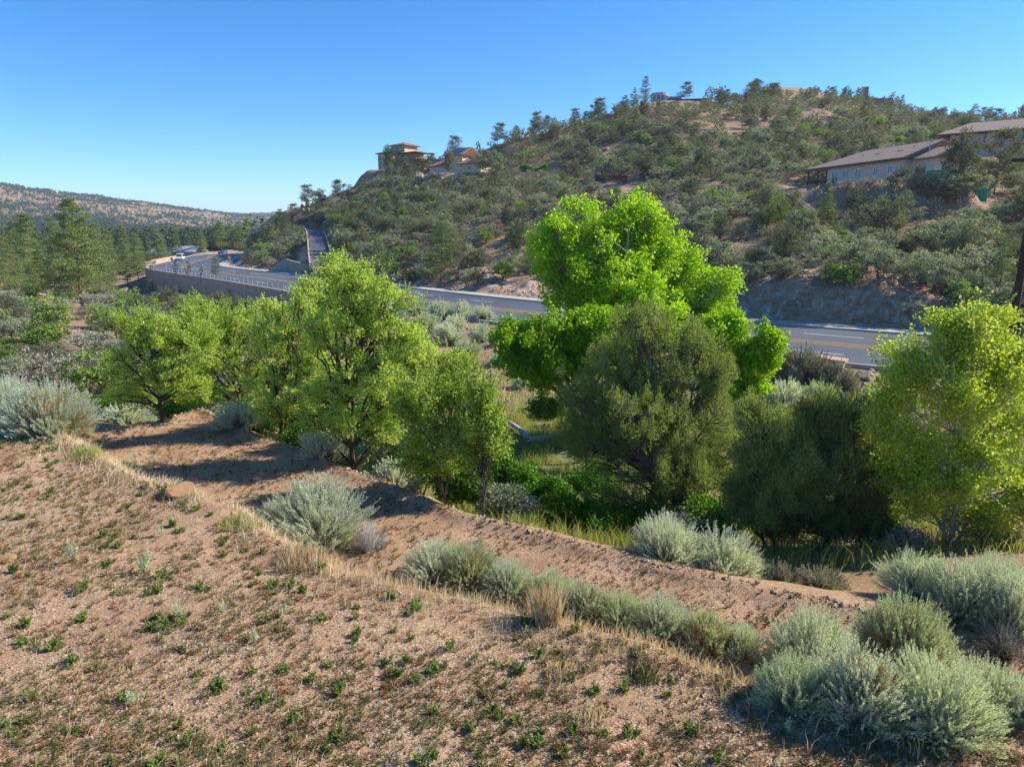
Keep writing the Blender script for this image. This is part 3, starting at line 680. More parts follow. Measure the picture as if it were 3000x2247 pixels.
J = dict(puff_r=.2, leaves=85, leaf=.055, aspect=.34, shell=.55, upright=1.5, shoots=420, shoot_len=.38, sub_=4)
px_tree('juniper_tree', 1425, 17.6, [(1420,800,95,75),(1330,790,65,60,.3),(1350,700,40,35,.2),(1420,700,45,40),(1500,790,70,80),(1280,870,70,70,.2),(1400,900,120,90,-.4),(1540,900,70,80),(1300,980,85,70),(1450,1010,120,80,-.3),(1560,1010,55,70),(1360,1080,90,45,-.2),(1500,720,35,40,.3),(1480,1100,100,50,-.3),(1260,940,70,70,.2),(1400,720,60,50)],
        M['juniper'], M['bark_jn'], 'largest olive-green juniper standing in front of the cottonwoods', 'tree', 51, trunks=3, trunk_r=.12, puffs=1900, **J)
px_tree('juniper_tree', 1680, 14.8, [(1655,930,60,50),(1640,1000,65,60,.1),(1690,1030,70,60,-.2),(1660,1100,75,50),(1600,1080,45,55,.2),(1620,900,30,35,.2),(1720,960,50,60,.1),(1740,1060,50,60)],
        M['juniper'], M['bark_dk'], 'mid-sized juniper between the largest juniper and the darkest one', 'tree', 52, trunks=2, trunk_r=.065, puffs=1000, **J)
px_tree('juniper_tree', 1790, 15.1, [(1790,910,65,60),(1740,920,45,45,.2),(1850,960,60,60,.1),(1790,1010,90,75,-.2),(1870,1070,65,65,.1),(1760,1110,90,60,-.1),(1850,1140,75,45),(1730,1000,60,60,.2),(1830,900,55,50,.1),(1880,1010,50,60,.2),(1700,1130,60,50,.3)],
        M['juniper_dk'], M['bark_dk'], 'darkest juniper left of the yellow-green poplar', 'tree', 53, trunks=3, trunk_r=.07, puffs=1500, **J)
# creek-bed understory
for i, (px, py, rx, ry, Y) in enumerate([(1120,1030,45,35,19.5),(1240,1110,70,45,17.2),(1330,1130,80,45,16.6),(1190,1060,40,30,18.4),(1545,1120,60,50,15.8),(1900,1150,45,35,14.8),(1280,1030,60,45,20.5),(800,900,70,50,24),(1180,880,40,25,27),(640,880,60,45,24),(240,880,40,35,26),(440,860,50,40,26),(400,880,50,30,25)]):
    px_tree('creek_shrub', px, Y, [(px,py,rx,ry),(px-rx*.5,py+ry*.4,rx*.6,ry*.6),(px+rx*.5,py+ry*.4,rx*.6,ry*.6,.2)], M['vine'], M['bark_dk'],
            ['small leafy bush in the grass left of the largest juniper','leafy undergrowth by the upright grey brush','shaded leafy undergrowth under the largest juniper','low leafy bush beside the creek grass','leafy undergrowth between the junipers','leafy undergrowth at the foot of the poplar','green undergrowth behind the largest juniper','dark undergrowth behind the largest elm','low bush by the fallen log','dark undergrowth behind the twin elm','dark bush left of the round elm','dark undergrowth behind the terrace tip','low dark bush right of the round elm trunk'][i], 'bush', 70+i,
            puffs=90, puff_r=.22, leaves=55, leaf=.075, aspect=.8, trunk_r=.025, shell=.4)

ug = [(470,905,55,45,23.5),(560,930,45,40,21.3),(650,960,55,40,19.8),(720,985,45,35,18.6),(590,850,70,60,26),(690,900,60,50,23),(860,960,60,45,18.5),(900,1010,55,40,17),(1000,1050,55,35,16),(1090,1080,55,35,15.6),(760,860,80,60,27),(860,880,70,55,25),(520,830,60,50,29),(420,830,60,50,29),(330,860,50,45,26.5),(1000,940,50,50,21),(1080,1010,40,35,19.5),(1400,1130,60,50,16.6),(1480,1150,60,40,15.6),(1650,1150,50,40,17.5),(1730,1120,60,50,18.5),(1850,1120,50,50,17.5),(1930,1130,60,45,17),(2020,1120,60,40,17.5),(2120,1120,70,45,17),(2200,1110,60,45,17.5),(1900,1010,60,45,22),(2000,1000,70,50,23),(2110,980,70,50,24),(2200,1000,60,60,22),(1950,930,70,40,28),(2080,900,70,45,29),(2190,900,70,45,28),(2150,1170,60,30,14.3),(1960,1180,50,30,14.2)]
for i, (px, py, rx, ry, Y) in enumerate(ug):
    px_tree('creek_shrub', px, Y, [(px,py,rx,ry),(px-rx*.6,py+ry*.35,rx*.6,ry*.6),(px+rx*.6,py+ry*.3,rx*.6,ry*.6,.2)], (M['vine'] if i % 3 else M['oak']) if px < 1600 else (M['oak'] if i % 2 else M['oak_gy']), M['bark_dk'],
            f'leafy dark undergrowth below the elms along the creek, {rank(ug[:19], i)} from the left' if i < 19 else f'leafy brush on the creek floor behind junipers and poplar, {rank(ug[19:], i-19)} from the left', 'bush', 170+i, group='undergrowth below the elms along the creek' if i < 19 else 'brush on the creek floor behind the poplar', puffs=110, puff_r=.22, leaves=50, leaf=.07, aspect=.7, trunk_r=.025, shell=.3)

# ------------------------------------------------------------------ sagebrush / rabbitbrush
def sage_mesh(seed, Rr=1.0, H=1.0, stems=420, leaves=34, leaf=.055, wood_r=.006, dome=.55, spire=.42, bare=.46, aspect=.26):
    rs = np.random.RandomState(seed)
    # clumps of stems gather into plumes
    npl = max(8, stems//11); pd = unit(np.stack([rs.normal(size=npl), rs.normal(size=npl), np.abs(rs.normal(size=npl))*.9+.12], 1))
    pl = rs.randint(0, npl, stems); d = unit(pd[pl]+rs.normal(size=(stems, 3))*.14); d[:, 2] = np.abs(d[:, 2])
    length = (.76+.32*rs.rand(npl)[pl]+.08*rs.normal(size=stems)); rad = np.stack([d[:, 0]*Rr, d[:, 1]*Rr, d[:, 2]*H], 1)*length[:, None]
    base = np.stack([rs.normal(size=stems)*.13*Rr, rs.normal(size=stems)*.13*Rr, np.full(stems, -.05)], 1)
    tip = rad + np.array([0, 0, .10*H]); mid = base*.5+tip*.5; mid[:, 2] -= .10*H*(1-d[:, 2]); mid[:, :2] *= 1.12
    t = np.linspace(0, 1, 5)[None, :, None]
    pth = (1-t)**2*base[:, None]+2*t*(1-t)*mid[:, None]+t*t*tip[:, None]
    paths = list(pth); radii = [np.linspace(wood_r*1.5, wood_r*.5, 5)]*stems
    wood = tubes(paths, radii, 3)
    tt = bare+(1-bare)*rs.rand(stems, leaves)**.8; tt = tt[..., None]
    lp = (1-tt)**2*base[:, None]+2*tt*(1-tt)*mid[:, None]+tt*tt*tip[:, None]
    dr = 2*(1-tt)*(mid-base)[:, None]+2*tt*(tip-mid)[:, None]; dr = unit(dr)+np.array([0, 0, .5])
    lp = lp+rs.normal(size=lp.shape)*.026*Rr*(1.25-tt*.9)
    lf = leaf_quads(lp.reshape(-1, 3), leaf, rs, aspect, dr.reshape(-1, 3), .38)
    return lf, wood
SAGE = {}
def sage_proto(key, **kw):
    if key not in SAGE: SAGE[key] = sage_mesh(**kw)
    return SAGE[key]
def sage_me(key, part, mat):
    k = (key, part, mat.name)
    if k not in SAGE:
        v, f = SAGE[key][part]; SAGE[k] = raw_mesh('sage_'+('leaves' if part == 0 else 'stems'), v, f, [mat])
    return SAGE[k]
for k in range(4): sage_proto(('near', k), seed=200+k, stems=900, leaves=85, leaf=.042, wood_r=.0045, aspect=.17)
for k in range(3): sage_proto(('mid', k), seed=220+k, stems=420, leaves=60, leaf=.06, wood_r=.008, aspect=.32)
sage_proto(('bare', 0), seed=240, stems=520, leaves=5, leaf=.03, wood_r=.006)
srs = random.Random(5)
def sage(px, py, wpx, hpx, label, key=('near', 0), mat='sage', twig='sagetwig', Y=None, group=None, name='sagebrush', flat=1.0, straw=0, bumpz=-.04):
    p = at(px, py) if Y is None else None
    if p is None:
        q = P(px, py, Y); p = np.array([q[0], q[1], gz(q[0], q[1])])
    k = depth(p)/F; rw_ = wpx*k/2*1.06; h = hpx*k/(cp*.98)*.80
    sh = .38 if True else 0
    o = empty(name, W((p[0], p[1]+rw_*sh*.6, gz(p[0], p[1]+rw_*sh*.6)+bumpz)), srs.uniform(0, 6.28))
    o.scale = (rw_, rw_*.9, h)
    new_obj('stems', sage_me(key, 1, M[twig]), o); new_obj('foliage', sage_me(key, 0, M[mat]), o)
    if straw:
        d = new_obj('old_flower', sage_me(key, 0, M['sagestraw']), o); d.scale = (.82, .82, .9); d.rotation_euler = (0, 0, 1.1)
    tag(o, label, 'bush', group); return o
sage(680,1172,235,150,'rounded silvery sagebrush on the bank left of the centre, greenest of the middle bank',('near',0))
sage(795,1190,90,70,'bleached grey dead brush leaning off the right side of the rounded silvery sagebrush',('bare',0),twig='greytwig')
sage(600,1150,110,75,'low grey sagebrush growing from the left side of the rounded silvery sagebrush',('near',1))
sage(95,935,210,125,'big domed silver sagebrush at the left edge above the straw-covered bank',('near',2),straw=1)
sage(0,905,120,105,'silver sagebrush cut by the left edge of the frame',('near',1))
sage(165,945,90,70,'grey thin sagebrush at the right foot of the big domed left one',('near',3))
sage(515,925,110,65,'pale sagebrush on the far end of the lower terrace edge',('mid',0),Y=20.6)
sage(695,990,110,80,'pale sagebrush below the twin elm on the terrace edge',('mid',1),Y=17.9)
sage(845,1048,130,85,'grey sagebrush at the foot of the largest elm',('mid',2),Y=16.3)
sage(270,918,110,60,'grey thin sagebrush left of the round elm trunk',('mid',0),Y=22.5)
sage(1145,1118,82,62,'upright grey sagebrush standing alone in the creek bed',('mid',1),'sage' if 0 else 'sage',Y=14.6) if False else sage(1145,1118,82,62,'upright grey sagebrush standing alone in the creek bed',('mid',1),Y=14.9)
sage(1445,1205,170,115,'grey sagebrush on the terrace edge below the largest juniper, left of a pair',('near',1),Y=12.3)
sage(1565,1225,170,120,'grey sagebrush on the terrace edge below the junipers, right of a pair',('near',3),Y=12.0)
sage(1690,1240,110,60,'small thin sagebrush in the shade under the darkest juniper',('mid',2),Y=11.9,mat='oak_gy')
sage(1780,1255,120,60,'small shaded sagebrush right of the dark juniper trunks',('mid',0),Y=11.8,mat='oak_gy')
row = [(935,1255,140,95,'first sagebrush of the central row, leftmost'),(1010,1262,140,95,'second sagebrush from the left in the central row'),(1095,1285,130,85,'third sagebrush from the left in the central row'),
       (1190,1300,110,80,'short straw-tinted sagebrush in the middle of the central row'),(1265,1335,130,90,'sagebrush right of the tall dry grass tuft in the central row'),(1345,1355,120,85,'sagebrush with bare dark stems near the right of the central row'),
       (1430,1375,150,100,'broad sagebrush near the right end of the central row'),(1530,1405,130,95,'sagebrush at the right end of the central row'),(1600,1420,110,85,'loose sagebrush joining the central row to the big clump')]
for i, (x, y, w_, h, l) in enumerate(row): sage(x, y, w_, h, l, ('near', i % 4), 'sage_g' if i % 2 else 'sage', straw=(i % 3 == 1))
clump = [(1760,1470,210,170,'large green sagebrush at the back left of the lower right clump'),(1960,1450,240,180,'tall sagebrush at the back of the lower right clump'),(1720,1530,170,130,'sagebrush at the front left of the lower right clump'),
         (1870,1560,240,180,'widest sagebrush in the middle of the lower right clump'),(2040,1590,250,190,'nearest sagebrush at the front of the lower right clump'),(2130,1540,170,140,'sagebrush on the right side of the lower right clump'),(2215,1560,120,120,'sagebrush cut by the right edge beside the lower right clump')]
for i, (x, y, w_, h, l) in enumerate(clump): sage(x, y, w_, h, l, ('near', (i+1) % 4), 'sage_g' if i % 3 else 'sage', straw=(i in (1, 3)))
for i, (x, y, w_, h, l) in enumerate([(1990,1290,170,110,'pale sagebrush under the poplar, leftmost of the right edge group'),(2090,1340,200,150,'broad pale sagebrush under the poplar'),(2190,1370,180,165,'pale sagebrush at the right edge under the poplar'),(2170,1280,170,90,'pale sagebrush right behind the group under the poplar')]):
    sage(x, y, w_, h, l, ('near', i % 4))
sage(2180,1420,140,70,'bare dark-stemmed brush at the right edge above the lower right clump',('bare',0))
bank = [(905,680,60,40),(950,690,70,45),(1000,690,60,45),(1045,695,60,40),(920,720,80,50),(965,745,90,55),(900,745,70,45),(1040,740,60,45),(1075,745,50,40),(1010,770,70,40),(985,715,60,40),(860,700,60,40),(1090,790,60,35),(1000,810,60,30),(1130,840,60,35),
        (1700,885,110,75),(1770,880,100,60),(1840,900,90,55),(1640,880,80,60),(1890,880,80,50),(1960,880,80,50),(1330,800,70,50)]
for i, (x, y, w_, h) in enumerate(bank):
    bl = [b for b in bank if (b[0] < 1200) == (x < 1200)]; rk = rank(bl, bl.index(bank[i]))
    sage(x, y, w_, h, f'silvery sagebrush on the bank left of the cottonwoods, {rk} from the left' if x < 1200 else f'silvery sagebrush on the bank behind the junipers, {rk} from the left', ('mid', i % 3), 'sage' if i % 4 else 'sage_g', group='sagebrush on the road bank left' if x < 1200 else 'sagebrush on the road bank right')
for i, (x, y, w_, h, l) in enumerate([(1745,835,110,95,'brown-grey brush beside the road, left of the concrete drain box'),(1690,825,70,80,'brown-grey brush beside the road behind the small cottonwood'),(1815,845,90,70,'brown-grey brush below the concrete drain box')]):
    sage(x, y, w_, h, l, ('mid', i), 'oak_gy')

# ------------------------------------------------------------------ screen lookup for scattering
LPX = np.arange(-120, 2340, 6.0); LY = np.exp(np.linspace(math.log(4.5), math.log(2600), 620))
gX = np.empty((len(LPX), len(LY))); d_ = (LPX-CX)/F
gg = np.full(gX.shape, -8.0)
for _ in range(2):
    dep = LY[None]*cp - gg*sp_; gX = d_[:, None]*dep
    gg = ground(gX.ravel(), np.broadcast_to(LY, gX.shape).ravel()).reshape(gX.shape)
dep = LY[None]*cp - gg*sp_; gPY = CY - F*(LY[None]*sp_ + gg*cp)/dep
gVIS = gPY <= np.minimum.accumulate(gPY, 1)+.01
def pick(px, py):
    i = int(round((px-LPX[0])/6)); i = min(max(i, 0), len(LPX)-1)
    k = np.where(gPY[i] <= py)[0]
    if len(k) == 0: return None
    k = k[0]; return np.array([gX[i, k], LY[k], gg[i, k]])
_sk = np.where(LY[None] < 330, gPY, 9e9).min(1)
def hill_top(px): return np.interp(px, LPX, _sk)
def inpoly(x, y, poly):
    c = False; n = len(poly)
    for i in range(n):
        x1, y1 = poly[i]; x2, y2 = poly[(i+1) % n]
        if (y1 > y) != (y2 > y) and x < (x2-x1)*(y-y1)/(y2-y1)+x1: c = not c
    return c

# ------------------------------------------------------------------ hillside plants
def bush_lobes(rs, kind):
    if kind == 'jun': return [(0,0,.52,.40,.40,.42),(rs.uniform(-.15,.15),rs.uniform(-.15,.15),.78,.26,.26,.24),(rs.uniform(-.3,.3),rs.uniform(-.3,.3),.34,.28,.28,.24)]
    if kind == 'jun2': return [(0,0,.42,.5,.48,.36),(rs.uniform(-.3,.3),rs.uniform(-.2,.2),.62,.28,.28,.28),(rs.uniform(-.4,.4),.1,.3,.3,.3,.24),(.25,-.2,.55,.25,.25,.22)]
    L = []
    for k in range(6):
        a = k*1.05+rs.rand()*.7; r = .2+.18*rs.rand(); h = .32+.3*rs.rand(); L.append((math.cos(a)*r, math.sin(a)*r, h, .22+.1*rs.rand(), .22+.1*rs.rand(), .26+.12*rs.rand()))
    return L+[(0,0,.5,.3,.3,.32)]
PRO = {}
def hill_proto(key, kind, leafm, seed, puffs, leaves, leaf, puff_r, aspect, upright=0, bark='bark_jn', tr=.03, shell=.45):
    rs = np.random.RandomState(seed)
    lf, wd = lobed_tree(bush_lobes(rs, kind), np.zeros(3), seed, puffs=puffs, puff_r=puff_r, leaves=leaves, leaf=leaf, aspect=aspect, trunks=3 if kind == 'oak' else 1, trunk_r=tr, shell=shell, upright=upright)
    PRO.setdefault(key, []).append((raw_mesh(key+'_crown', *lf, [leafm]), raw_mesh(key+'_trunk', *wd, [M[bark]], smooth=True), lf))
for s in range(3): hill_proto('juniper_tree', 'jun' if s < 2 else 'jun2', M['hilljun'], 300+s, 120, 38, .036, .085, .45, .8)
for s in range(4): hill_proto('scrub_oak', 'oak', M['oak'], 310+s, 120, 34, .036, .085, .7)
for s in range(3): hill_proto('grey_shrub', 'oak', M['oak_gy'], 320+s, 80, 26, .04, .10, .5, .3)
for s in range(2): hill_proto('green_shrub', 'oak', M['oak_lt'], 330+s, 85, 36, .045, .10, .75)
for s in range(2): hill_proto('dead_shrub', 'oak', M['deadb'], 340+s, 60, 9, .03, .12, .25, 0, 'bark_lt', .02, .2)
for s in range(3): hill_proto('olive_juniper', 'jun2', M['hilljun'] if s else M['juniper_dk'], 345+s, 120, 38, .036, .085, .42, .8)
def pine_mesh(seed, H=1.0, Rm=.21, whorls=15, per=5, tufts=4, needles=16, leaf=.028, z0=.16, droop=.1, clump=.045, trunk_r=.013, aspect=.3, round_=0.0):
    rs = np.random.RandomState(seed); paths, radii, LCs, LDs = [], [], [], []
    wob = np.cumsum(rs.normal(size=(9, 2))*.004, 0); tz = np.linspace(-.02, 1, 9)
    tp = np.column_stack([wob[:, 0], wob[:, 1], tz]); paths.append(tp); radii.append(trunk_r*(1-.9*np.linspace(0, 1, 9)))
    for k in range(whorls):
        t = z0+(1-z0)*(k+rs.rand()*.6)/whorls
        prof = (1-(t-z0)/(1-z0))**(.75-.4*round_)*(.35+.65*min(1, (t-z0)*5+.35))
        for j in range(per):
            if rs.rand() < .12: continue
            a = rs.rand()*6.28; L = Rm*prof*(.55+.7*rs.rand())+.012
            s = np.array([0, 0, t]); e_ = np.array([math.cos(a)*L, math.sin(a)*L, t+L*(.25-droop*2*(1-t))+.01])
            p = np.linspace(0, 1, 4)[:, None]*(e_-s)+s; p[1:3, 2] -= L*.08; paths.append(p); radii.append(np.linspace(.0045*(1.3-t), .0012, 4))
            m = max(1, int(tufts*(L/Rm)+.5)+1)
            for q in range(m):
                u = .3+.7*(q+1)/m; c = s+(e_-s)*u+rs.normal(size=3)*np.array([.03,.03,.012])*L/Rm
                n = int(needles*(.6+.8*rs.rand())); d = rs.normal(size=(n, 3))*clump*np.array([.62, .62, .36])*(.7+.5*prof); LCs.append(c+d); LDs.append(d*np.array([1, 1, .4])+np.array([0, 0, clump*.5]))
    c = np.vstack(LCs); dd = np.vstack(LDs); return leaf_quads(c, leaf, rs, aspect, dd, .6), tubes(paths, radii, 5)
def pine_proto(key, mat, **kw):
    lf, wd = pine_mesh(**kw); PRO.setdefault(key, []).append((raw_mesh(key+'_crown', *lf, [mat]), raw_mesh(key+'_trunk', *wd, [M['bark_pn']], smooth=True), lf))
pine_proto('pine_tree', M['pine'], seed=401, Rm=.24, needles=30, leaf=.024, clump=.04)
pine_proto('pine_tree', M['pine'], seed=402, Rm=.21, z0=.2, needles=34, leaf=.024, clump=.04)
pine_proto('pine_tree', M['pine'], seed=403, Rm=.28, z0=.12, whorls=12, needles=34, leaf=.026, clump=.045)
pine_proto('ridge_pine', M['hilljun'], seed=411, Rm=.33, z0=.16, round_=.8, whorls=11, leaf=.04, clump=.065, needles=26)
pine_proto('ridge_pine', M['hilljun'], seed=412, Rm=.38, z0=.24, round_=1.0, whorls=9, leaf=.045, clump=.075, needles=30)
hero = pine_mesh(seed=405, Rm=.29, whorls=19, per=6, tufts=5, needles=75, leaf=.014, z0=.12, clump=.033, trunk_r=.015, aspect=.4)

ADJ = {'juniper_tree': 'dark round juniper', 'scrub_oak': 'grey-green scrub oak', 'grey_shrub': 'pale grey shrub', 'green_shrub': 'lighter green shrub', 'dead_shrub': 'bare grey shrub', 'pine_tree': 'green pine', 'ridge_pine': 'open-crowned dark pine', 'olive_juniper': 'olive juniper'}
CAT = {'juniper_tree': 'tree', 'olive_juniper': 'tree', 'pine_tree': 'tree', 'ridge_pine': 'tree'}
def zone_text(px, py, Y):
    if px < 600 and Y < 250:
        if px < 110 and py > 690: return 'on the left slope behind the big domed sagebrush'
        if py > 690: return 'between the left sagebrush and the round elm'
        if px < 200: return 'near the tall left pine'
        if px < 420: return 'around the pink boulders left of the bend'
        return 'below the retaining wall'
    if px < 600: return 'in the valley left of the road bend'
    if px < 800: return 'beside the steep driveway' if py > 490 else 'on the rocky toe left of the tower house'
    if py < 290: return 'on the skyline right of the hilltop houses' if px > 1780 else ('among the hilltop houses' if px > 1380 else 'on the skyline left of the blue hilltop house')
    if px < 1080 and py < 470: return 'just below the two tan houses on the ridge'
    if px < 1080: return 'between the driveway and the roadside pine'
    if px < 1450 and py < 400: return 'on the slope right of the solar-roofed house'
    if px < 1450: return 'on the slope behind the tallest cottonwood'
    if px < 1750 and py > 400: return 'between the cottonwood and the smooth boulder'
    if px < 1750: return 'on the upper slope left of the long pink house'
    if py > 560: return 'by the fence above the rock cut'
    if py > 400: return 'on the slope below the long pink house'
    return 'behind and above the long pink house'
def size_text(wpx): return 'large' if wpx > 62 else ('medium-sized' if wpx > 34 else 'small')
placed = []          # x, y, r
HOUSE_KEEP = []      # world (x, y, r) discs kept free
for px, py, r, Y in [(1765,398,6,118),(1800,398,8,112),(1850,398,9,106),(1900,398,9,101),(1960,396,9,96),(1880,370,10,108),(1950,370,10,103),(2010,398,9,95),(1000,374,9,203),(960,372,6,203),(1035,374,6,203),(850,368,8,240),(875,368,7,240),
                     (1440,222,6,266),(1490,226,6,264),(1680,203,6,275),(1730,203,6,275),(2080,325,9,158),(2150,330,12,148),(2110,325,10,155),(2220,330,12,140),(1310,388,5,152),(1340,390,5,152)]:
    q = P(px, py, Y); HOUSE_KEEP.append((q[0], q[1], r))
# sight lines to the houses stay open: (px0, px1, top py allowed in front)
OPEN = [(1735,2040,402,95),(808,905,368,195),(935,1050,374,195),(1405,1510,225,255),(1690,1740,203,268),(2030,2212,318,130),(1118,1183,372,190),(655,712,585,120),(1285,1360,392,150),(470,690,582,110),(1410,1435,385,150),(1600,1900,620,52),(1690,1750,445,100)]
CLEAR = [(1560,290,170,26,.75),(1660,255,150,22,.5),(1060,570,40,55,.75),(1300,330,60,15,.4),(1180,630,160,22,.95),(1320,330,120,12,.4),(1990,420,60,14,.7),(1800,640,190,55,.93),(1960,560,110,30,.5),(1100,480,25,40,.4),(1500,540,60,30,.4),(640,560,70,38,.7),
         (170,740,45,45,.9),(600,620,40,30,.6),(1360,405,50,18,.8),(330,640,60,20,.6),(1760,430,60,22,.8),(1570,560,50,20,.5),(1780,680,200,42,1.2),(1890,690,140,45,.97)]
rs = np.random.RandomState(77); items = []
rP = [proj(np.array([*(road[i]+rn[i]*HW*s), rzv[i]]))+(road[i, 1],) for i in range(len(road)) for s in (1, 0, -1) if road[i, 1] > 10]; rP = np.array(rP)
def _vis(q):
    i = int(round((q[0]-LPX[0])/6))
    if i < 0 or i >= len(LPX): return False
    k = np.searchsorted(LY, q[2]*.97); return gPY[i][:k].min() > q[1]-1.5
rP = rP[[_vis(q) for q in rP]]
def hides_road(qx, hw, top, Y): return bool(((np.abs(rP[:, 0]-qx) < hw+5) & (rP[:, 2] > Y) & (rP[:, 1] > top)).any())
def try_place(px, py, kind, wm, hm, force=False, sep=.40):
    p = pick(px, py)
    if p is None: return False
    x, y = p[0], p[1]
    if not force:
        for hx, hy, hr in HOUSE_KEEP:
            if (x-hx)**2+(y-hy)**2 < (hr+wm*.4)**2: return False
        if placed:
            a = np.array(placed[-4000:]); 
            if (((a[:, 0]-x)**2+(a[:, 1]-y)**2) < ((a[:, 2]+wm/2)*sep*1.25)**2).any(): return False
    k = F/depth(p); top = py-hm*k; hw = wm*k/2
    for x0, x1, yy, Ymin in OPEN:
        if x0-hw*.6 < px < x1+hw*.6 and top < yy-8 and yy-8 < py+2 and y < Ymin and not force: return False
    if not force and px < 720 and hides_road(px, hw, top, y): return False
    D, S, _ = nearest(x, y, road, rn)
    if D[0] < HW+2.6+wm*.35 and S[0] < 0: return False
    if D[0] < HW+1.5+wm*.45: return False
    D2, S2, _ = nearest(x, y, drive[:, :2], driven)
    if D2[0] < 2.3+wm*.35: return False
    placed.append((x, y, wm/2)); items.append((kind, x, y, p[2], wm, hm, px, py, wm*k)); return True
# named trees of the hillside
for px, py, kind, wm, hm in [(955,612,'pine_tree',5.2,10.2),(1392,388,'juniper_tree',7.4,7.0),(1310,390,'scrub_oak',6.5,6.2),(1145,600,'pine_tree',3.4,6),(1022,592,'olive_juniper',4.2,4.6),(820,600,'pine_tree',3.6,7),
                             (1905,520,'olive_juniper',7.4,6.0),(1790,500,'pine_tree',4.6,6.0),(2068,424,'juniper_tree',5.6,7.0),(2148,424,'ridge_pine',5.5,9.0),(2020,425,'scrub_oak',4,3.2),(2045,434,'scrub_oak',4,3),(2092,440,'scrub_oak',4.5,3.2),(2005,442,'juniper_tree',3.6,3.6),(2122,428,'scrub_oak',3.6,2.8),(2060,455,'grey_shrub',4,3),(1985,428,'grey_shrub',3,2),(1830,414,'grey_shrub',2.6,1.6),(1870,412,'grey_shrub',3,1.7),(1925,412,'scrub_oak',2.4,1.8),(1975,416,'scrub_oak',3,2.0),(1942,399,'juniper_tree',2.2,2.6),(1985,404,'juniper_tree',2.0,2.2),(2160,640,'pine_tree',2.6,4.6),(1830,560,'scrub_oak',3,2.5),(2030,560,'scrub_oak',6.5,5),
                             (1395,222,'pine_tree',7,12),(1365,226,'pine_tree',6,8.5),(1350,235,'ridge_pine',5,6),(1555,212,'juniper_tree',6,8),(1530,214,'juniper_tree',5,6),(1945,236,'pine_tree',4.6,8),(1480,208,'ridge_pine',6,8),(1640,200,'ridge_pine',6,8),(1870,214,'ridge_pine',4,5),(840,372,'juniper_tree',5.5,8),(870,374,'juniper_tree',5.0,6.5),
                             (975,378,'juniper_tree',4.5,6.6),(1055,378,'scrub_oak',8,8),(1320,380,'green_shrub',4,3),(570,580,'green_shrub',3.0,3.6),(905,300,'ridge_pine',4,5),(985,345,'ridge_pine',5,7),(1075,318,'ridge_pine',5,7),(1165,282,'ridge_pine',5,9),(1155,283,'ridge_pine',4,7),(1190,280,'ridge_pine',4.5,7),(1240,266,'ridge_pine',5,7),
                             (740,440,'ridge_pine',5,7),(665,450,'ridge_pine',5,7),(690,440,'juniper_tree',5,5),(1680,500,'olive_juniper',4.2,5.4),(1700,475,'juniper_tree',4,5),(2080,640,'scrub_oak',3.4,2.6),(1690,610,'scrub_oak',3.0,2.4),(1820,640,'green_shrub',3.4,2.8),(1900,610,'scrub_oak',3.8,3.2),(1785,633,'green_shrub',1.9,1.6),(1970,690,'grey_shrub',2.6,2.2)]:
    if py < 300: wm, hm = wm*.8, hm*.78
    try_place(px, max(py, float(hill_top(px))+2) if px > 600 else py, kind, wm, hm, True)
def hill_top(px): return np.interp(px, [480,560,640,740,850,990,1100,1280,1430,1520,1680,1930,2120,2300], [560,515,478,435,385,350,310,264,236,228,206,224,258,262])
def hill_bot(px): return np.interp(px, [480,560,700,850,1000,1110,1330,1550,1750,1900,2100,2300], [575,580,592,612,628,650,690,700,712,722,735,745])
n = 0
for it in range(36000):
    px = rs.uniform(500, 2330); t = rs.rand()*(1 if it % 2 else .3); py = hill_top(px) + 1 + t*(hill_bot(px)-hill_top(px)-3)
    dens = .86
    p = pick(px, py)
    if p is None: continue
    nz = float(fbm(np.array([p[0]/16]), np.array([p[1]/16]), 55, 3)[0]); dens -= np.clip(nz+.02, 0, .3)*2.6
    for cx_, cy_, rx_, ry_, a_ in CLEAR:
        if ((px-cx_)/rx_)**2+((py-cy_)/ry_)**2 < 1: dens -= a_
    if rs.rand() > dens: continue
    far = p[1] > 150; u = rs.rand(); nz2 = float(fbm(np.array([p[0]/30]), np.array([p[1]/30]), 66, 2)[0])
    if u < .22+nz2: kind = 'juniper_tree'
    elif u < .32+nz2: kind = 'olive_juniper'
    elif u < .72: kind = 'scrub_oak'
    elif u < .86: kind = 'grey_shrub'
    elif u < .95: kind = 'green_shrub'
    else: kind = 'dead_shrub'
    if py < hill_top(px)+14: kind = 'ridge_pine' if rs.rand() < .35 else ('juniper_tree' if rs.rand() < .6 else 'scrub_oak')
    if far and rs.rand() < .05: kind = 'ridge_pine'
    s = rs.uniform(.45, 1.5)
    wm = {'juniper_tree': 3.3, 'olive_juniper': 3.2, 'scrub_oak': 3.4, 'grey_shrub': 2.5, 'green_shrub': 2.8, 'dead_shrub': 2.8, 'ridge_pine': 3.0}[kind]*s
    hm = wm*{'juniper_tree': 1.0, 'olive_juniper': .95, 'scrub_oak': .85, 'grey_shrub': .72, 'green_shrub': .85, 'dead_shrub': .7, 'ridge_pine': 1.25}[kind]*rs.uniform(.8, 1.2)
    if p[1] > 130: wm *= 1.15; hm *= 1.15
    try_place(px, py, kind, wm, hm, sep=.52)
for px in np.arange(1040, 2320, 11):
    py = hill_top(px)+rs.uniform(2, 16); kind = ['ridge_pine', 'juniper_tree', 'juniper_tree', 'scrub_oak', 'olive_juniper'][rs.randint(5)]; wm = rs.uniform(3, 6.5); try_place(px+rs.uniform(-6, 6), py, kind, wm, wm*rs.uniform(.8, 1.3), sep=.42)
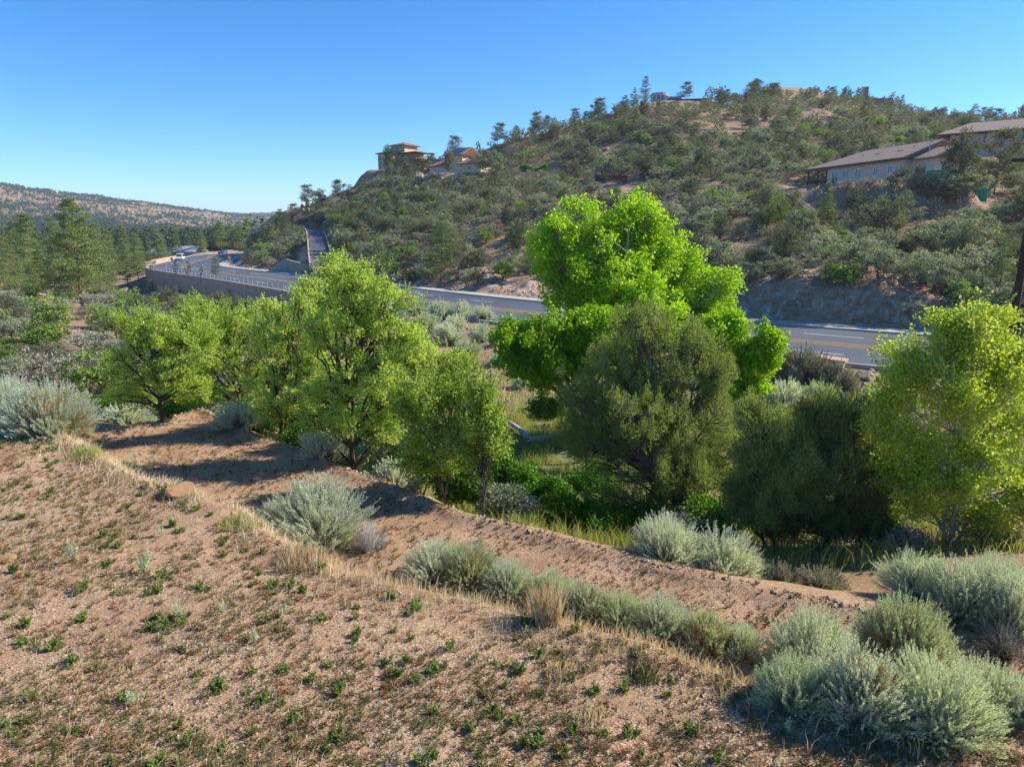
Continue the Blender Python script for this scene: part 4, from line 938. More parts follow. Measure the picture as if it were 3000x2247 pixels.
# left slope brush
for it in range(1500):
    px = rs.uniform(-100, 620); py = rs.uniform(655, 880)
    p = pick(px, py)
    if p is None or p[1] < 27 or p[1] > 130: continue
    dens = .95
    for cx_, cy_, rx_, ry_, a_ in CLEAR:
        if ((px-cx_)/rx_)**2+((py-cy_)/ry_)**2 < 1: dens -= a_
    if rs.rand() > dens: continue
    u = rs.rand(); kind = 'scrub_oak' if u < .35 else ('grey_shrub' if u < .47 else ('juniper_tree' if u < .86 else ('dead_shrub' if u < .92 else 'olive_juniper')))
    wm = rs.uniform(1.6, 4.4); hm = wm*rs.uniform(.6, .95)
    if rs.rand() < .28: kind = 'green_shrub'
    try_place(px, py, kind, wm, hm, sep=.72)
# pines of the valley
hp = pick(178, 668) if pick(178, 668) is not None else P(178, 668, 108)
hY = hp[1]; hk = F/depth(hp)
hs_ = 232/hk
hpo = plant('pine_tree', W(hp), [('trunk', hero[1], M['bark_pn']), ('crown', hero[0], M['pine'])], 'tallest pine, standing alone above the others at the left', 'tree'); hpo.scale = (hs_, hs_, hs_); placed.append((hp[0], hp[1], 4))
for px, py, h in [(10,650,95),(45,640,88),(70,655,90),(275,620,80),(300,610,80),(330,600,60),(25,600,90),(-20,660,100),(330,650,48),(470,600,48),(385,640,40),(410,650,38),(440,660,40),(500,668,36),(265,560,55),(305,555,50),(405,545,45),(90,560,60),(150,560,60),(355,560,45)]:
    p = pick(px, py)
    if p is None: continue
    k = F/depth(p); items.append(('pine_tree', p[0], p[1], p[2], h/k*.5, h/k, px, py, h*.5)); placed.append((p[0], p[1], 2))
for it in range(420):
    px = rs.uniform(-100, 560); Y = math.exp(rs.uniform(math.log(125), math.log(420))); xx = (px-CX)/F*Y; g = gz(xx, Y); p = np.array([xx, Y, g]); qx, qy = proj(p)
    D, S, _ = nearest(xx, Y, road, rn)
    if D[0] < 12 or (S[0] < 0 and D[0] < 60): continue
    if 100 < qx < 265 and Y < 300: h = rs.uniform(3, 6)
    if placed:
        a = np.array(placed)
        if (((a[:, 0]-xx)**2+(a[:, 1]-Y)**2) < 6.5**2).any(): continue
    h = rs.uniform(8, 19)*(.75 if Y < 150 else 1); k = F/depth(p)
    # the road bend and the wall stay in view
    if hides_road(qx, h*k*.26, qy-h*k, Y): 
        h *= .55
        if hides_road(qx, h*k*.26, qy-h*k, Y): continue
    if any(abs(qx-hx_) < 22 and Y < hY_ and qy-h*k < hy_ for hx_, hy_, hY_ in ((325, 552, 330), (372, 552, 300))): continue
    placed.append((xx, Y, 2)); items.append(('pine_tree', xx, Y, g, h*.52, h, qx, qy, h*k*.5))
# build: the 290 largest of each kind as things, the rest as one mass
ORD = ['first', 'second', 'third', 'fourth', 'fifth', 'sixth', 'seventh', 'eighth', 'ninth', 'tenth', 'eleventh', 'twelfth', 'thirteenth', 'fourteenth']
byk = {}
KN = {'ridge_pine': 'pine_tree', 'olive_juniper': 'juniper_tree'}
for it in items: byk.setdefault(KN.get(it[0], it[0]), []).append(it)
rest = []
prs = random.Random(9)
labels = {}; by_label = {}
for kind, L in byk.items():
    L.sort(key=lambda a: -a[8])
    for i, t in enumerate(L[:285]): by_label.setdefault((size_text(t[8]), t[0], zone_text(t[6], t[7], t[2])), []).append((t[6], t[7], kind, i))
ORD = ['first', 'second', 'third', 'fourth', 'fifth', 'sixth', 'seventh', 'eighth', 'ninth', 'tenth', 'eleventh', 'twelfth', 'thirteenth', 'fourteenth']
for (sz_, k_, zn), T in by_label.items():
    T.sort(key=lambda a: a[1]); nr = max(1, -(-len(T)//13)); nr = min(nr, 3); rows = ['', 'upper row', 'middle row', 'lower row'][:0] or {1: [''], 2: ['upper row', 'lower row'], 3: ['upper row', 'middle row', 'lower row']}[nr]
    for r in range(nr):
        seg = sorted(T[len(T)*r//nr:len(T)*(r+1)//nr])
        for j, (a, b, kind, i) in enumerate(seg):
            base_ = f'{sz_} {ADJ[k_]} {zn}'; tail = []
            if rows[r]: tail.append(rows[r])
            if len(seg) > 1: tail.append(f'{ORD[j]} from left' if j < 14 else 'far right part')
            lab = ', '.join([base_]+tail)
            if len(lab.split()) > 16: lab = lab.replace('on the slope ', '').replace('medium-sized', 'middling').replace('on the upper slope ', '').replace('the ', '')
            labels[(kind, i)] = (lab, base_+'s')
for kind, L in byk.items():
    KEY = kind
    for i, (k_, x, y, z, wm, hm, px, py, wpx) in enumerate(L):
        if i >= 285: rest.append((k_, x, y, z, wm, hm)); continue
        kind = k_; crown, trunk, _ = PRO[kind][prs.randrange(len(PRO[kind]))]
        name = {'ridge_pine': 'pine_tree', 'olive_juniper': 'juniper_tree'}.get(kind, kind)
        o = empty(name, W((x, y, z-.05*hm)), prs.uniform(0, 6.28))
        if kind in ('pine_tree', 'ridge_pine'): o.scale = (hm*prs.uniform(.9, 1.15), hm*prs.uniform(.9, 1.15), hm)
        else: o.scale = (wm, wm*prs.uniform(.85, 1.15), hm)
        o.rotation_euler[0] = prs.uniform(-.06, .06); o.rotation_euler[1] = prs.uniform(-.06, .06)
        new_obj('trunk', trunk, o); new_obj('crown', crown, o)
        lab, grp = labels[(KEY, i)]
        tag(o, lab, CAT.get(kind, 'shrub'), grp[:60])
def mass(name, things, nleaf, size, aspect, mat, seed):
    """many plants joined: random leaf faces of a proto cloud"""
    r_ = np.random.RandomState(seed); V = []
    for (k_, x, y, z, wm, hm) in things:
        v = PRO[k_][r_.randint(len(PRO[k_]))][2][0].reshape(-1, 4, 3); c = v[r_.randint(0, len(v), nleaf)].mean(1); a = r_.rand()*6.28
        sx = hm if 'pine' in k_ else wm
        c = np.stack([(c[:, 0]*math.cos(a)-c[:, 1]*math.sin(a))*sx, (c[:, 0]*math.sin(a)+c[:, 1]*math.cos(a))*sx, c[:, 2]*hm], 1)+np.array([x, y, z+ZC])
        V.append(leaf_quads(c, size*hm, r_, aspect)[0])
    if not V: return
    v = np.vstack(V); tag(new_obj(name, raw_mesh(name, v, np.arange(len(v)).reshape(-1, 4), [mat])), kind='stuff')
print("ITEMS", {k: len(v) for k, v in byk.items()}, "rest", len(rest))
mass('hillside_brush', [t for t in rest if t[0] not in ('pine_tree', 'x')], 300, .09, .7, M['hilljun'], 1)
# undergrowth between the shrubs
low = []
for it in range(5200):
    px = rs.uniform(480, 2330); py = hill_top(px)+1+rs.rand()*(hill_bot(px)-hill_top(px)-3); p = pick(px, py)
    if p is None: continue
    D, S, _ = nearest(p[0], p[1], road, rn); D2, _, _ = nearest(p[0], p[1], drive[:, :2], driven)
    if D[0] < HW+3.6 or D2[0] < 2.6: continue
    if any((p[0]-hx)**2+(p[1]-hy)**2 < hr**2 for hx, hy, hr in HOUSE_KEEP): continue
    if S[0] < 0 and D[0] < HW+10 and rs.rand() < .93: continue
    w_ = rs.uniform(.5, 1.3); low.append((('grey_shrub', 'scrub_oak')[rs.randint(2)], p[0], p[1], p[2], w_, w_*.7))
for it in range(500):
    px = rs.uniform(-100, 620); py = rs.uniform(655, 880); p = pick(px, py)
    if p is None or p[1] < 27 or p[1] > 130: continue
    w_ = rs.uniform(.4, 1.0); low.append((('grey_shrub', 'scrub_oak')[rs.randint(2)], p[0], p[1], p[2], w_, w_*.7))
mass('low_scrub', low, 60, .17, .6, M['oak_gy'], 2)
far = [t for t in rest if t[0] == 'pine_tree']
for it in range(5200):
    px = rs.uniform(-150, 640); Y = math.exp(rs.uniform(math.log(330), math.log(1150))); xx = (px-CX)/F*Y; D, S, _ = nearest(xx, Y, road, rn)
    if D[0] < 14: continue
    far.append(('pine_tree', xx, Y, None, 0, rs.uniform(8, 15)))
zf = ground(np.array([t[1] for t in far]), np.array([t[2] for t in far])); far = [(a, b, c, z, e_, f_) for (a, b, c, _, e_, f_), z in zip(far, zf)]
mass('valley_forest', far, 120, .08, .8, M['farpine'], 3)
far = []
for it in range(26000):
    px = rs.uniform(-150, 760); Y = math.exp(rs.uniform(math.log(1050), math.log(2900))); xx = (px-CX)/F*Y
    far.append(('juniper_tree' if rs.rand() < .8 else 'pine_tree', xx, Y, 0, 0, rs.uniform(3, 8)))
X_ = np.array([t[1] for t in far]); Y_ = np.array([t[2] for t in far]); zf = ground(X_, Y_); dn_ = fbm(X_/160, Y_/160, 91, 4)
far = [(a, b, c, z, f_*1.0, f_) for (a, b, c, _, e_, f_), z, q in zip(far, zf, dn_) if q > -.12 or rs.rand() < .25]
mass('far_hill_trees', far, 24, .27, .8, M['farpine'], 4)

# ------------------------------------------------------------------ boulders
import bmesh
def ico(sub):
    bm = bmesh.new(); bmesh.ops.create_icosphere(bm, subdivisions=sub, radius=1); v = np.array([x.co[:] for x in bm.verts]); f = np.array([[y.index for y in x.verts] for x in bm.faces]); bm.free(); return v, f
def rock_mesh(seed, sub=4, cuts=9):
    r_ = np.random.RandomState(seed); v, f = ico(sub)
    for k in range(cuts):
        nrm = unit(r_.normal(size=3)); dd = v @ nrm; lim = r_.uniform(.5, .85); ex = np.maximum(0, dd-lim); v = v-nrm*ex[:, None]*.92
    q = v*2.2+seed; nn = fbm(q[:, 0]+q[:, 2]*.7, q[:, 1]-q[:, 2]*.6, seed % 90, 5); v = v*(1+.22*nn)[:, None]
    return raw_mesh('boulder', v, f, [M['rock']], smooth=False)
ROCK = [rock_mesh(500+k) for k in range(5)]
SAND = [ROCK[0].copy(), ROCK[3].copy()]
for m_ in SAND: m_.materials.clear(); m_.materials.append(M['sandstone'])
def boulder(px, py, wpx, hpx, label, group=None, mat=None, name='boulder', Y=None, me=None, dig=.25):
    p = pick(px, py) if Y is None else None
    if p is None:
        q = P(px, py, Y or 100); p = np.array([q[0], q[1], gz(q[0], q[1])])
    k = F/depth(p); o = new_obj(name, me or ROCK[prs.randrange(5)]); r = wpx/k/2; h = hpx/k/2
    o.scale = (r, r*prs.uniform(.8, 1.1), h*1.25); o.rotation_euler = (prs.uniform(-.2, .2), prs.uniform(-.2, .2), prs.uniform(0, 6))
    o.location = W((p[0], p[1], p[2]+h*(1-dig))); tag(o, label, 'rock', group)
boulder(362,655,56,34,'largest pink granite boulder left of the retaining wall')
boulder(385,660,34,26,'pink granite boulder leaning on the right of the largest one')
boulder(325,650,34,18,'flat pink boulder left of the largest pink boulder')
boulder(272,640,36,20,'grey-pink boulder farther left between the pines')
boulder(150,800,30,14,'pale flat rock on the dirt slope at the left')
boulder(140,792,22,10,'small pale rock just above the flat one on the left slope')
boulder(1712,452,44,34,'big smooth boulder standing below the left end of the long pink house')
boulder(1694,458,24,26,'split slab leaning on the left of the big smooth boulder')
boulder(1858,822,30,24,'rounded boulder on the road verge in front of the poplar')
boulder(1168,905,36,22,'grey boulder lying in the creek grass left of the largest juniper')
boulder(1180,925,60,14,'low rust-coloured rock in the creek grass beside the grey boulder')
boulder(1310,330,16,8,'pale flat boulder on the slope right of the solar-roofed house')
def boulder_group(L, base_, grp):
    L.sort(key=lambda a: a[1]); nr = -(-len(L)//14)
    for r in range(nr):
        seg = sorted(L[len(L)*r//nr:len(L)*(r+1)//nr])
        for j, (a, b, w_, h_) in enumerate(seg): boulder(a, b, w_, h_, f"{base_}, {['upper', 'middle', 'lower'][r] if nr == 3 else ['upper', 'lower'][r]} row, {ORD[j]} from left", grp)
boulder_group([(prs.uniform(790, 960), prs.uniform(385, 440), prs.uniform(10, 26), prs.uniform(8, 18)) for k in range(42)], 'granite boulder below the tower house', 'boulders of the outcrop below the tower house')
boulder_group([(prs.uniform(640, 790), prs.uniform(440, 490), prs.uniform(8, 18), prs.uniform(6, 14)) for k in range(26)], 'granite boulder above the steep driveway', 'boulders above the driveway')
L_ = []
for k in range(42):
    px = prs.uniform(900, 2100); L_.append((px, prs.uniform(hill_top(px)+25, 500), prs.uniform(6, 15), prs.uniform(5, 10)))
boulder_group(L_, 'small granite boulder between hillside shrubs', 'boulders scattered on the hillside')
def rock_mass(name, pts, sizes, mat, seed, jag=.35):
    r_ = np.random.RandomState(seed); bv = np.array([[1,0,0],[-1,0,0],[0,1,0],[0,-1,0],[0,0,.6],[0,0,-.6]], float); bf = np.array([[0,2,4],[2,1,4],[1,3,4],[3,0,4],[2,0,5],[1,2,5],[3,1,5],[0,3,5]]); n = len(pts)
    v = bv[None]*(1+jag*r_.normal(size=(n, 6, 1)))*sizes[:, None, None]; a = r_.rand(n)*6.28; c, s = np.cos(a)[:, None], np.sin(a)[:, None]
    v = np.stack([v[..., 0]*c-v[..., 1]*s, v[..., 0]*s+v[..., 1]*c, v[..., 2]], -1)+pts[:, None]
    f = (bf[None]+np.arange(n)[:, None, None]*6).reshape(-1, 3); tag(new_obj(name, raw_mesh(name, v.reshape(-1, 3), f, [mat])), kind='stuff')

# ------------------------------------------------------------------ foreground ground cover
def blades(name, x, y, h, wdt, mat, seed, lean=.35, per=1, spread=.03, wind=(0, 0)):
    r_ = np.random.RandomState(seed); x = np.repeat(x, per); y = np.repeat(y, per); h = np.repeat(h, per)
    x = x+r_.normal(size=len(x))*spread; y = y+r_.normal(size=len(y))*spread; n = len(x); z = ground(x, y)+ZC-.01
    b = np.stack([x, y, z], 1); a = r_.rand(n)*6.28; ln = lean*(.4+r_.rand(n)); hh = h*(.55+.75*r_.rand(n))
    dx = np.cos(a)*ln+wind[0]; dy = np.sin(a)*ln+wind[1]; m = b+np.stack([dx*hh*.35, dy*hh*.35, hh*.6], 1); t = b+np.stack([dx*hh, dy*hh, hh*(1-.25*ln)], 1)
    sd_ = np.stack([-np.sin(a+1.2), np.cos(a+1.2), np.zeros(n)], 1)*wdt*.5
    v = np.stack([b-sd_, b+sd_, m+sd_*.8, m-sd_*.8, t+sd_*.2, t-sd_*.2], 1).reshape(-1, 3); k = np.arange(n)[:, None]*6
    f = np.vstack([k+np.array([[0, 1, 2, 3]]), k+np.array([[3, 2, 4, 5]])]); tag(new_obj(name, raw_mesh(name, v, f, [mat])), kind='stuff')
rg = np.random.RandomState(31)
def terrace_pts(n, side='up', margin=.1, r1=24, clus=.06):
    X = []; 
    while len(X) < n:
        m = 6000; px = rg.uniform(-250, 2450, m); Y = 4.8+(r1-4.8)*rg.rand(m)**1.15; x = (px-CX)/F*Y*1.15; ya = np.interp(x, *EA); yb = np.interp(x, *EB)
        ok = (Y < ya-margin) if side == 'up' else ((Y > ya+1.2) & (Y < yb-.1))
        w_ = Y/r1; ok &= (rg.rand(m) < w_**.1) & (fbm(x/1.1, Y/1.1, int(n) % 37, 3)+.12 > rg.rand(m)*.28-clus)
        X += list(zip(x[ok], Y[ok]))
    return np.array(X[:n])
def weed_mesh(seed, n_st=9, leaves=16, H=1.0, leaf=.22, spread=.6, aspect=.4, mats=('weed',)):
    r_ = np.random.RandomState(seed); V = []; paths = []; rad = []
    for k in range(n_st):
        a = r_.rand()*6.28; s = spread*(.3+.8*r_.rand()); tip = np.array([math.cos(a)*s, math.sin(a)*s, H*(.5+.6*r_.rand())]); p = np.linspace(0, 1, 4)[:, None]*tip; p[:, 2] *= 1; paths.append(p); rad.append(np.full(4, .018))
        t = (.3+.7*r_.rand(leaves))[:, None]; V.append(leaf_quads(t*tip+r_.normal(size=(leaves, 3))*.07, leaf, r_, aspect, np.repeat(tip[None], leaves, 0), .9)[0])
    v = np.vstack(V); nf = len(v)//4; wv, wf = tubes(paths, rad, 3)
    return raw_mesh('weed', np.vstack([v, wv]), np.vstack([np.arange(len(v)).reshape(-1, 4), wf+len(v)]), [M[m] for m in mats]+[M['sagestraw']], np.concatenate([np.zeros(nf, int), np.full(len(wf), 1)])), (np.vstack([v, wv]), np.vstack([np.arange(len(v)).reshape(-1, 4), wf+len(v)]))
WG = [weed_mesh(600+k, 10, 20, 1.0, .26, .7) for k in range(4)]
WO = [weed_mesh(610+k, 11, 12, 1.0, .20, .75, mats=('weed_ol',)) for k in range(4)]
WT = [weed_mesh(620+k, 8, 26, 1.5, .16, .35, .25, ('sage_g',)) for k in range(2)]
def put_weed(lst, x, y, s, label, cat, group, name):
    o = new_obj(name, lst[prs.randrange(len(lst))][0]); o.location = W((x, y, gz(x, y)-.01)); o.scale = (s, s, s*prs.uniform(.6, 1.0)); o.rotation_euler = (0, 0, prs.uniform(0, 6.28)); tag(o, label, cat, group)
def where_text(x, y):
    px, py = proj(np.array([x, y, -5])); 
    a = ['at the far left', 'left of the leftmost fifth', 'below the straw bank', 'below the rounded silvery sagebrush', 'left of the central row', 'below the central row', 'toward the lower right clump', 'beside the lower right clump'][int(min(7, max(0, px//230)))]
    if px//230 == 1: a = 'near the left edge'
    b = 'high on the slope' if py < 1120 else ('upper slope' if py < 1230 else ('mid slope' if py < 1340 else ('lower slope' if py < 1480 else 'bottom of the slope')))
    return b+' '+a
pts = terrace_pts(420)
px_, py_ = proj(np.array([pts[:, 0], pts[:, 1], np.full(len(pts), -5.0)])); ok = (px_ < 1500) | (rg.rand(len(pts)) < .25); pts = pts[ok & ~((px_ > 1560) & (py_ < 1640))][:285]
for x, y in pts:
    s = rg.uniform(.07, .155)*(1+.02*y); put_weed(WG, x, y, s, f'{"larger" if s > .13 else "small"} green weed {where_text(x, y)}', 'weed', f'green weeds {where_text(x, y)}', 'weed')
    if rg.rand() < .5: 
        x2, y2 = x+rg.normal()*.09, y+rg.normal()*.09; 
pts = terrace_pts(290)
for x, y in pts:
    put_weed(WO, x, y, rg.uniform(.08, .17), f'low olive-brown weed {where_text(x, y)}', 'weed', f'olive-brown weeds {where_text(x, y)}', 'dry_weed')
for px, py, s, l in [(390,1340,.16,'feathery upright green weed right of centre on the left slope'),(300,1570,.0,''),(520,1010,.0,'')]:
    if s: p = pick(px, py); put_weed(WT, p[0], p[1], s, l, 'weed', None, 'tall_weed')
for px, py, s, l in [(160,1215,.30,'feathery green weed clump high on the left slope'),(310,1240,.34,'wide grey-green weed clump on the upper slope'),(385,1335,.20,'upright feathery weed above the middle of the bare slope'),(290,1530,.17,'bright upright weed low on the left slope'),(345,1160,.2,'grey-green weed beside the straw-covered bank'),(555,1390,.2,'tall green weed in the middle of the bare slope'),(610,1340,.17,'green weed right of the middle weed patch'),(480,1330,.2,'leafy weed between two dry tufts'),
                     (330,1020,.3,'thin green stalks on the bank below the terrace shadow'),(385,1060,.3,'forked green stalks on the straw bank by the shadow'),(290,1000,.25,'thin green stalk left of the forked stalks'),(1700,1590,.16,'green weed left of the lower right clump'),(1680,1665,.12,'small weed at the foot of the lower right clump'),(1960,1250,.0,'')]:
    if s:
        p = pick(px, py); put_weed(WT, p[0], p[1], s, l, 'weed', None, 'tall_weed')
def weed_mass(name, lst, pts, smin, smax, mats, seed):
    r_ = np.random.RandomState(seed); V, Fq, n = [], [], 0; z = ground(pts[:, 0], pts[:, 1])
    for (x, y), zz_ in zip(pts, z):
        v, f = lst[r_.randint(len(lst))][1]; a = r_.rand()*6.28; s = r_.uniform(smin, smax); q = np.stack([v[:, 0]*math.cos(a)-v[:, 1]*math.sin(a), v[:, 0]*math.sin(a)+v[:, 1]*math.cos(a), v[:, 2]*.8], 1)*s+np.array([x, y, zz_+ZC]); V.append(q); Fq.append(f+n); n += len(v)
    tag(new_obj(name, raw_mesh(name, np.vstack(V), np.vstack(Fq), mats)), kind='stuff')
WS = [weed_mesh(630+k, 7, 7, 1.0, .26, .7) for k in range(4)]
weed_mass('olive_ground_cover', WS, terrace_pts(7500), .03, .09, [M['weed_ol']], 1)
weed_mass('rusty_dry_tufts', WS, terrace_pts(4200), .03, .09, [M['weed_rd']], 2)
weed_mass('terrace_seedlings', WS, terrace_pts(1500, 'low'), .04, .12, [M['weed_ol']], 3)
weed_mass('terrace_dry_litter', WS, terrace_pts(3200, 'low'), .03, .08, [M['weed_rd']], 4)
pts = terrace_pts(26000, clus=.2); r_ = rg.rand(len(pts)); sz = .008+.02*r_**6; v = np.column_stack([pts, ground(pts[:, 0], pts[:, 1])+ZC+sz*.2]); rock_mass('gravel', v, sz, M['pebble'], 5)
pts = terrace_pts(3500, 'low'); sz = .012+.03*rg.rand(len(pts))**6; v = np.column_stack([pts, ground(pts[:, 0], pts[:, 1])+ZC+sz*.2]); rock_mass('terrace_gravel', v, sz, M['pebble'], 6)
# litter of dry stalks lying about
pts = np.vstack([terrace_pts(6500), terrace_pts(2500, 'low')]); blades('straw_litter', pts[:, 0], pts[:, 1], rg.uniform(.03, .15, len(pts)), .006, M['straw'], 7, lean=1.6, per=2, spread=.03)
# dry grass along the edge of the upper bank
t = rg.rand(6500)**1.1; ex = np.interp(t, [0, 1], [-14.2, -3.3]); ey = np.interp(ex, *EA)+rg.normal(size=len(ex))*.5+.55
cl = fbm(ex/.6, ey/.6, 61, 3) > -.10; ex, ey = ex[cl], ey[cl]
blades('dry_bank_grass', ex, ey, rg.uniform(.07, .24, len(ex)), .010, M['straw'], 8, lean=.9, per=4, spread=.05, wind=(-.15, -.05))
ex = rg.uniform(-3.5, 4, 1500); ey = np.interp(ex, *EA)+rg.normal(size=len(ex))*.45+.1; blades('dry_edge_grass', ex, ey, rg.uniform(.08, .25, len(ex)), .009, M['straw'], 18, lean=.5, per=3, spread=.06)
def tuft(px, py, h, n, mat, label, seed, w_=.012, sp=.12, lean=.4):
    p = pick(px, py); r_ = np.random.RandomState(seed); x = p[0]+r_.normal(size=n).clip(-1.3, 1.3)*sp*.4; y = p[1]+r_.normal(size=n).clip(-1.3, 1.3)*sp*.4
    a = r_.rand(n)*6.28; hh = h*(.5+.6*r_.rand(n)); ln = lean*r_.rand(n); z = ground(x, y)-.02; b = np.stack([x, y, z+ZC], 1)-np.array(W(p))
    d = np.stack([np.cos(a)*ln, np.sin(a)*ln, np.ones(n)], 1)*hh[:, None]; m = b+d*.55; tt_ = b+d*np.array([1.3, 1.3, .96]); sd_ = np.stack([-np.sin(a+1.2), np.cos(a+1.2), np.zeros(n)], 1)*w_*.5
    v = np.stack([b-sd_, b+sd_, m+sd_, m-sd_, tt_+sd_*.3, tt_-sd_*.3], 1).reshape(-1, 3); k = np.arange(n)[:, None]*6
    o = new_obj('grass_tuft', raw_mesh('grass_tuft', v, np.vstack([k+np.array([[0, 1, 2, 3]]), k+np.array([[3, 2, 4, 5]])]), [mat])); o.location = W(p); tag(o, label, 'grass tuft')
tuft(1183,1345,.62,260,M['straw'],'tall pale dry grass tuft in front of the central sagebrush row',1,sp=.3,lean=.3)
tuft(1160,1325,.4,120,M['straw'],'shorter dry grass tuft left of the tall pale one',2,sp=.25)
tuft(655,1215,.3,300,M['straw'],'yellowish grass tuft at the foot of the rounded silvery sagebrush',3,sp=.55)
tuft(195,985,.28,300,M['grass'],'yellow-green tall grass tuft at the left end of the straw bank',4,sp=.6)
tuft(270,1015,.2,200,M['grass'],'green grass tuft on the straw bank',5,sp=.4)
tuft(520,1130,.14,420,M['grass'],'fresh green grass patch left of the rounded silvery sagebrush',6,sp=.6)
tuft(1980,1700,.2,60,M['straw'],'small dry tuft in front of the lower right clump',7) if False else None
tuft(1390,1465,.22,120,M['weed_ol'],'yellow-green tuft at the right end of the bare slope',8,sp=.2)
tuft(1215,1460,.16,120,M['straw'],'pale tuft in the middle of the bare slope edge',9,sp=.3)
tuft(1280,1560,.16,90,M['straw'],'pale tuft low on the bare slope',10,sp=.3)
# creek grass
m = 34000; px = rg.uniform(500, 2300, m); Y = 13+24*rg.rand(m); x = (px-CX)/F*Y; yb = np.interp(x, *EB)
cl = (Y > yb+.8) & ((fbm(x/2.2, Y/2.2, 71, 3) > -.05) | (Y < yb+4)) & ((np.abs(px-1150) < 330) | (rg.rand(m) < .5)) & (Y < 35)
x, Y = x[cl], Y[cl]; blades('creek_grass', x, Y, .30+.45*rg.rand(len(x))*(fbm(x/3, Y/3, 73, 2)+.6), .02, M['grass'], 9, lean=.45, per=3, spread=.15)
m = 5000; px = rg.uniform(850, 1250, m); Y = rg.uniform(33, 52, m); x = (px-CX)/F*Y; blades('road_bank_grass', x, Y, rg.uniform(.1, .35, m), .03, M['straw'], 10, lean=.5, per=2, spread=.15)
# grass dots over the hill
hx = []
for it in range(2500):
    px = rs.uniform(600, 2300); py = hill_top(px)+5+rs.rand()*(hill_bot(px)-hill_top(px)-8); p = pick(px, py)
    if p is not None and p[1] < 140: hx.append(p[:2])
hx = np.array(hx); D, S, _ = nearest(hx[:, 0], hx[:, 1], road, rn); hx = hx[(D > HW+12) | (S > 0)]
blades('hillside_dry_grass', hx[:, 0], hx[:, 1], rg.uniform(.25, .6, len(hx)), .07, M['straw'], 11, lean=.5, per=7, spread=.5)
# riprap and rubble
m = 900; px = rg.uniform(1780, 2300, m); Y = rg.uniform(31, 35.5, m); x = (px-CX)/F*Y
q = on_road(1850, 781); pr_ = []
for it in range(1200):
    k = rg.randint(10, 60); off = HW+.6+rg.rand()*4.5; p = road[k]+rn[k]*off; pr_.append((p[0], p[1]))
pr_ = np.array(pr_); sz = .08+.25*rg.rand(len(pr_))**2; rock_mass('riprap', np.column_stack([pr_, ground(pr_[:, 0], pr_[:, 1])+ZC+sz*.2]), sz, M['pebble'], 12)
pr_ = []
for it in range(2600):
    k = rg.randint(10, 120); off = -(HW+2.5+abs(rg.normal())*2.2); p = road[k]+rn[k]*off; pr_.append((p[0], p[1]))
pr_ = np.array(pr_); sz = .05+.3*rg.rand(len(pr_))**4; rock_mass('cut_rubble', np.column_stack([pr_, ground(pr_[:, 0], pr_[:, 1])+ZC+sz*.2]), sz, M['pebble'], 13)
# single stones on the near banks
for px, py, w_, h_, lab in [(381,1068,72,26,'rusty sandstone block on the crest of the straw bank'),(20,1216,36,18,'reddish square stone at the left edge of the bare slope'),(32,940,40,12,'pale broken stones on the left crest'),(62,950,20,9,'small pale stone on the left crest'),(220,955,16,8,'pale stone by the terrace corner'),(1221,1140,26,12,'dark stone on the right end of the terrace rim'),
                            (325,1052,30,10,'flat tan stone on the bank crest left of the sandstone block'),(270,1500,.0,0,''),(690,1010,.0,0,'')]:
    if w_: boulder(px, py, w_, h_, lab, name='stone', me=SAND[int(px) % 2] if ('rusty' in lab or 'reddish' in lab or 'tan stone' in lab) else None)
m = 420; xs = rg.uniform(-13, 6, m); ys = np.interp(xs, *EB)-rg.rand(m)*.25-.1; sz = .02+.05*rg.rand(m)**3; rock_mass('rim_stones', np.column_stack([xs, ys, ground(xs, ys)+ZC+sz*.2]), sz, M['pebble'], 15)
# fallen log in the creek grass
mb = MB(); lp = [(1096,922),(1110,932),(1125,945),(1140,957),(1152,960),(1175,957),(1200,951),(1228,940)]
pp = []
for (a, b) in lp:
    p = pick(a, b); pp.append(Vector(W((p[0], p[1], p[2]+.18))))
o0 = pp[0].copy(); lo_ = mb.tube([p-o0 for p in pp], [.07,.11,.13,.14,.15,.12,.09,.04], 8).tube([pp[4]-o0, pp[4]-o0+Vector((-.3,-.5,.1))], [.07,.03], 6).build('fallen_log', M['deadwood'], smooth=True); lo_.location = o0; tag(lo_, 'bent bleached fallen log in the creek grass', 'log')
# dark dead branch reaching over the grass
p = P(1205, 875, 20); b0 = Vector(W((p[0]+.6, p[1], gz(p[0]+.6, p[1])))); mb = MB()
mb.tube([(0,0,0),(-.1,0,.8),(-.5,-.1,1.2),(-1.1,-.1,1.35),(-1.7,0,1.25)], [.09,.07,.05,.03,.012], 6).tube([(-.5,-.1,1.2),(-.8,.1,.9),(-1.1,.1,.5)], [.04,.025,.01], 5).tube([(-.8,-.1,1.3),(-1.2,-.2,1.65),(-1.5,-.2,1.7)], [.03,.02,.008], 5)
o = mb.build('dead_branch', M['bark_dk'], smooth=True); o.location = b0; tag(o, 'dark bare branch arching over the grass left of the largest juniper', 'branch')

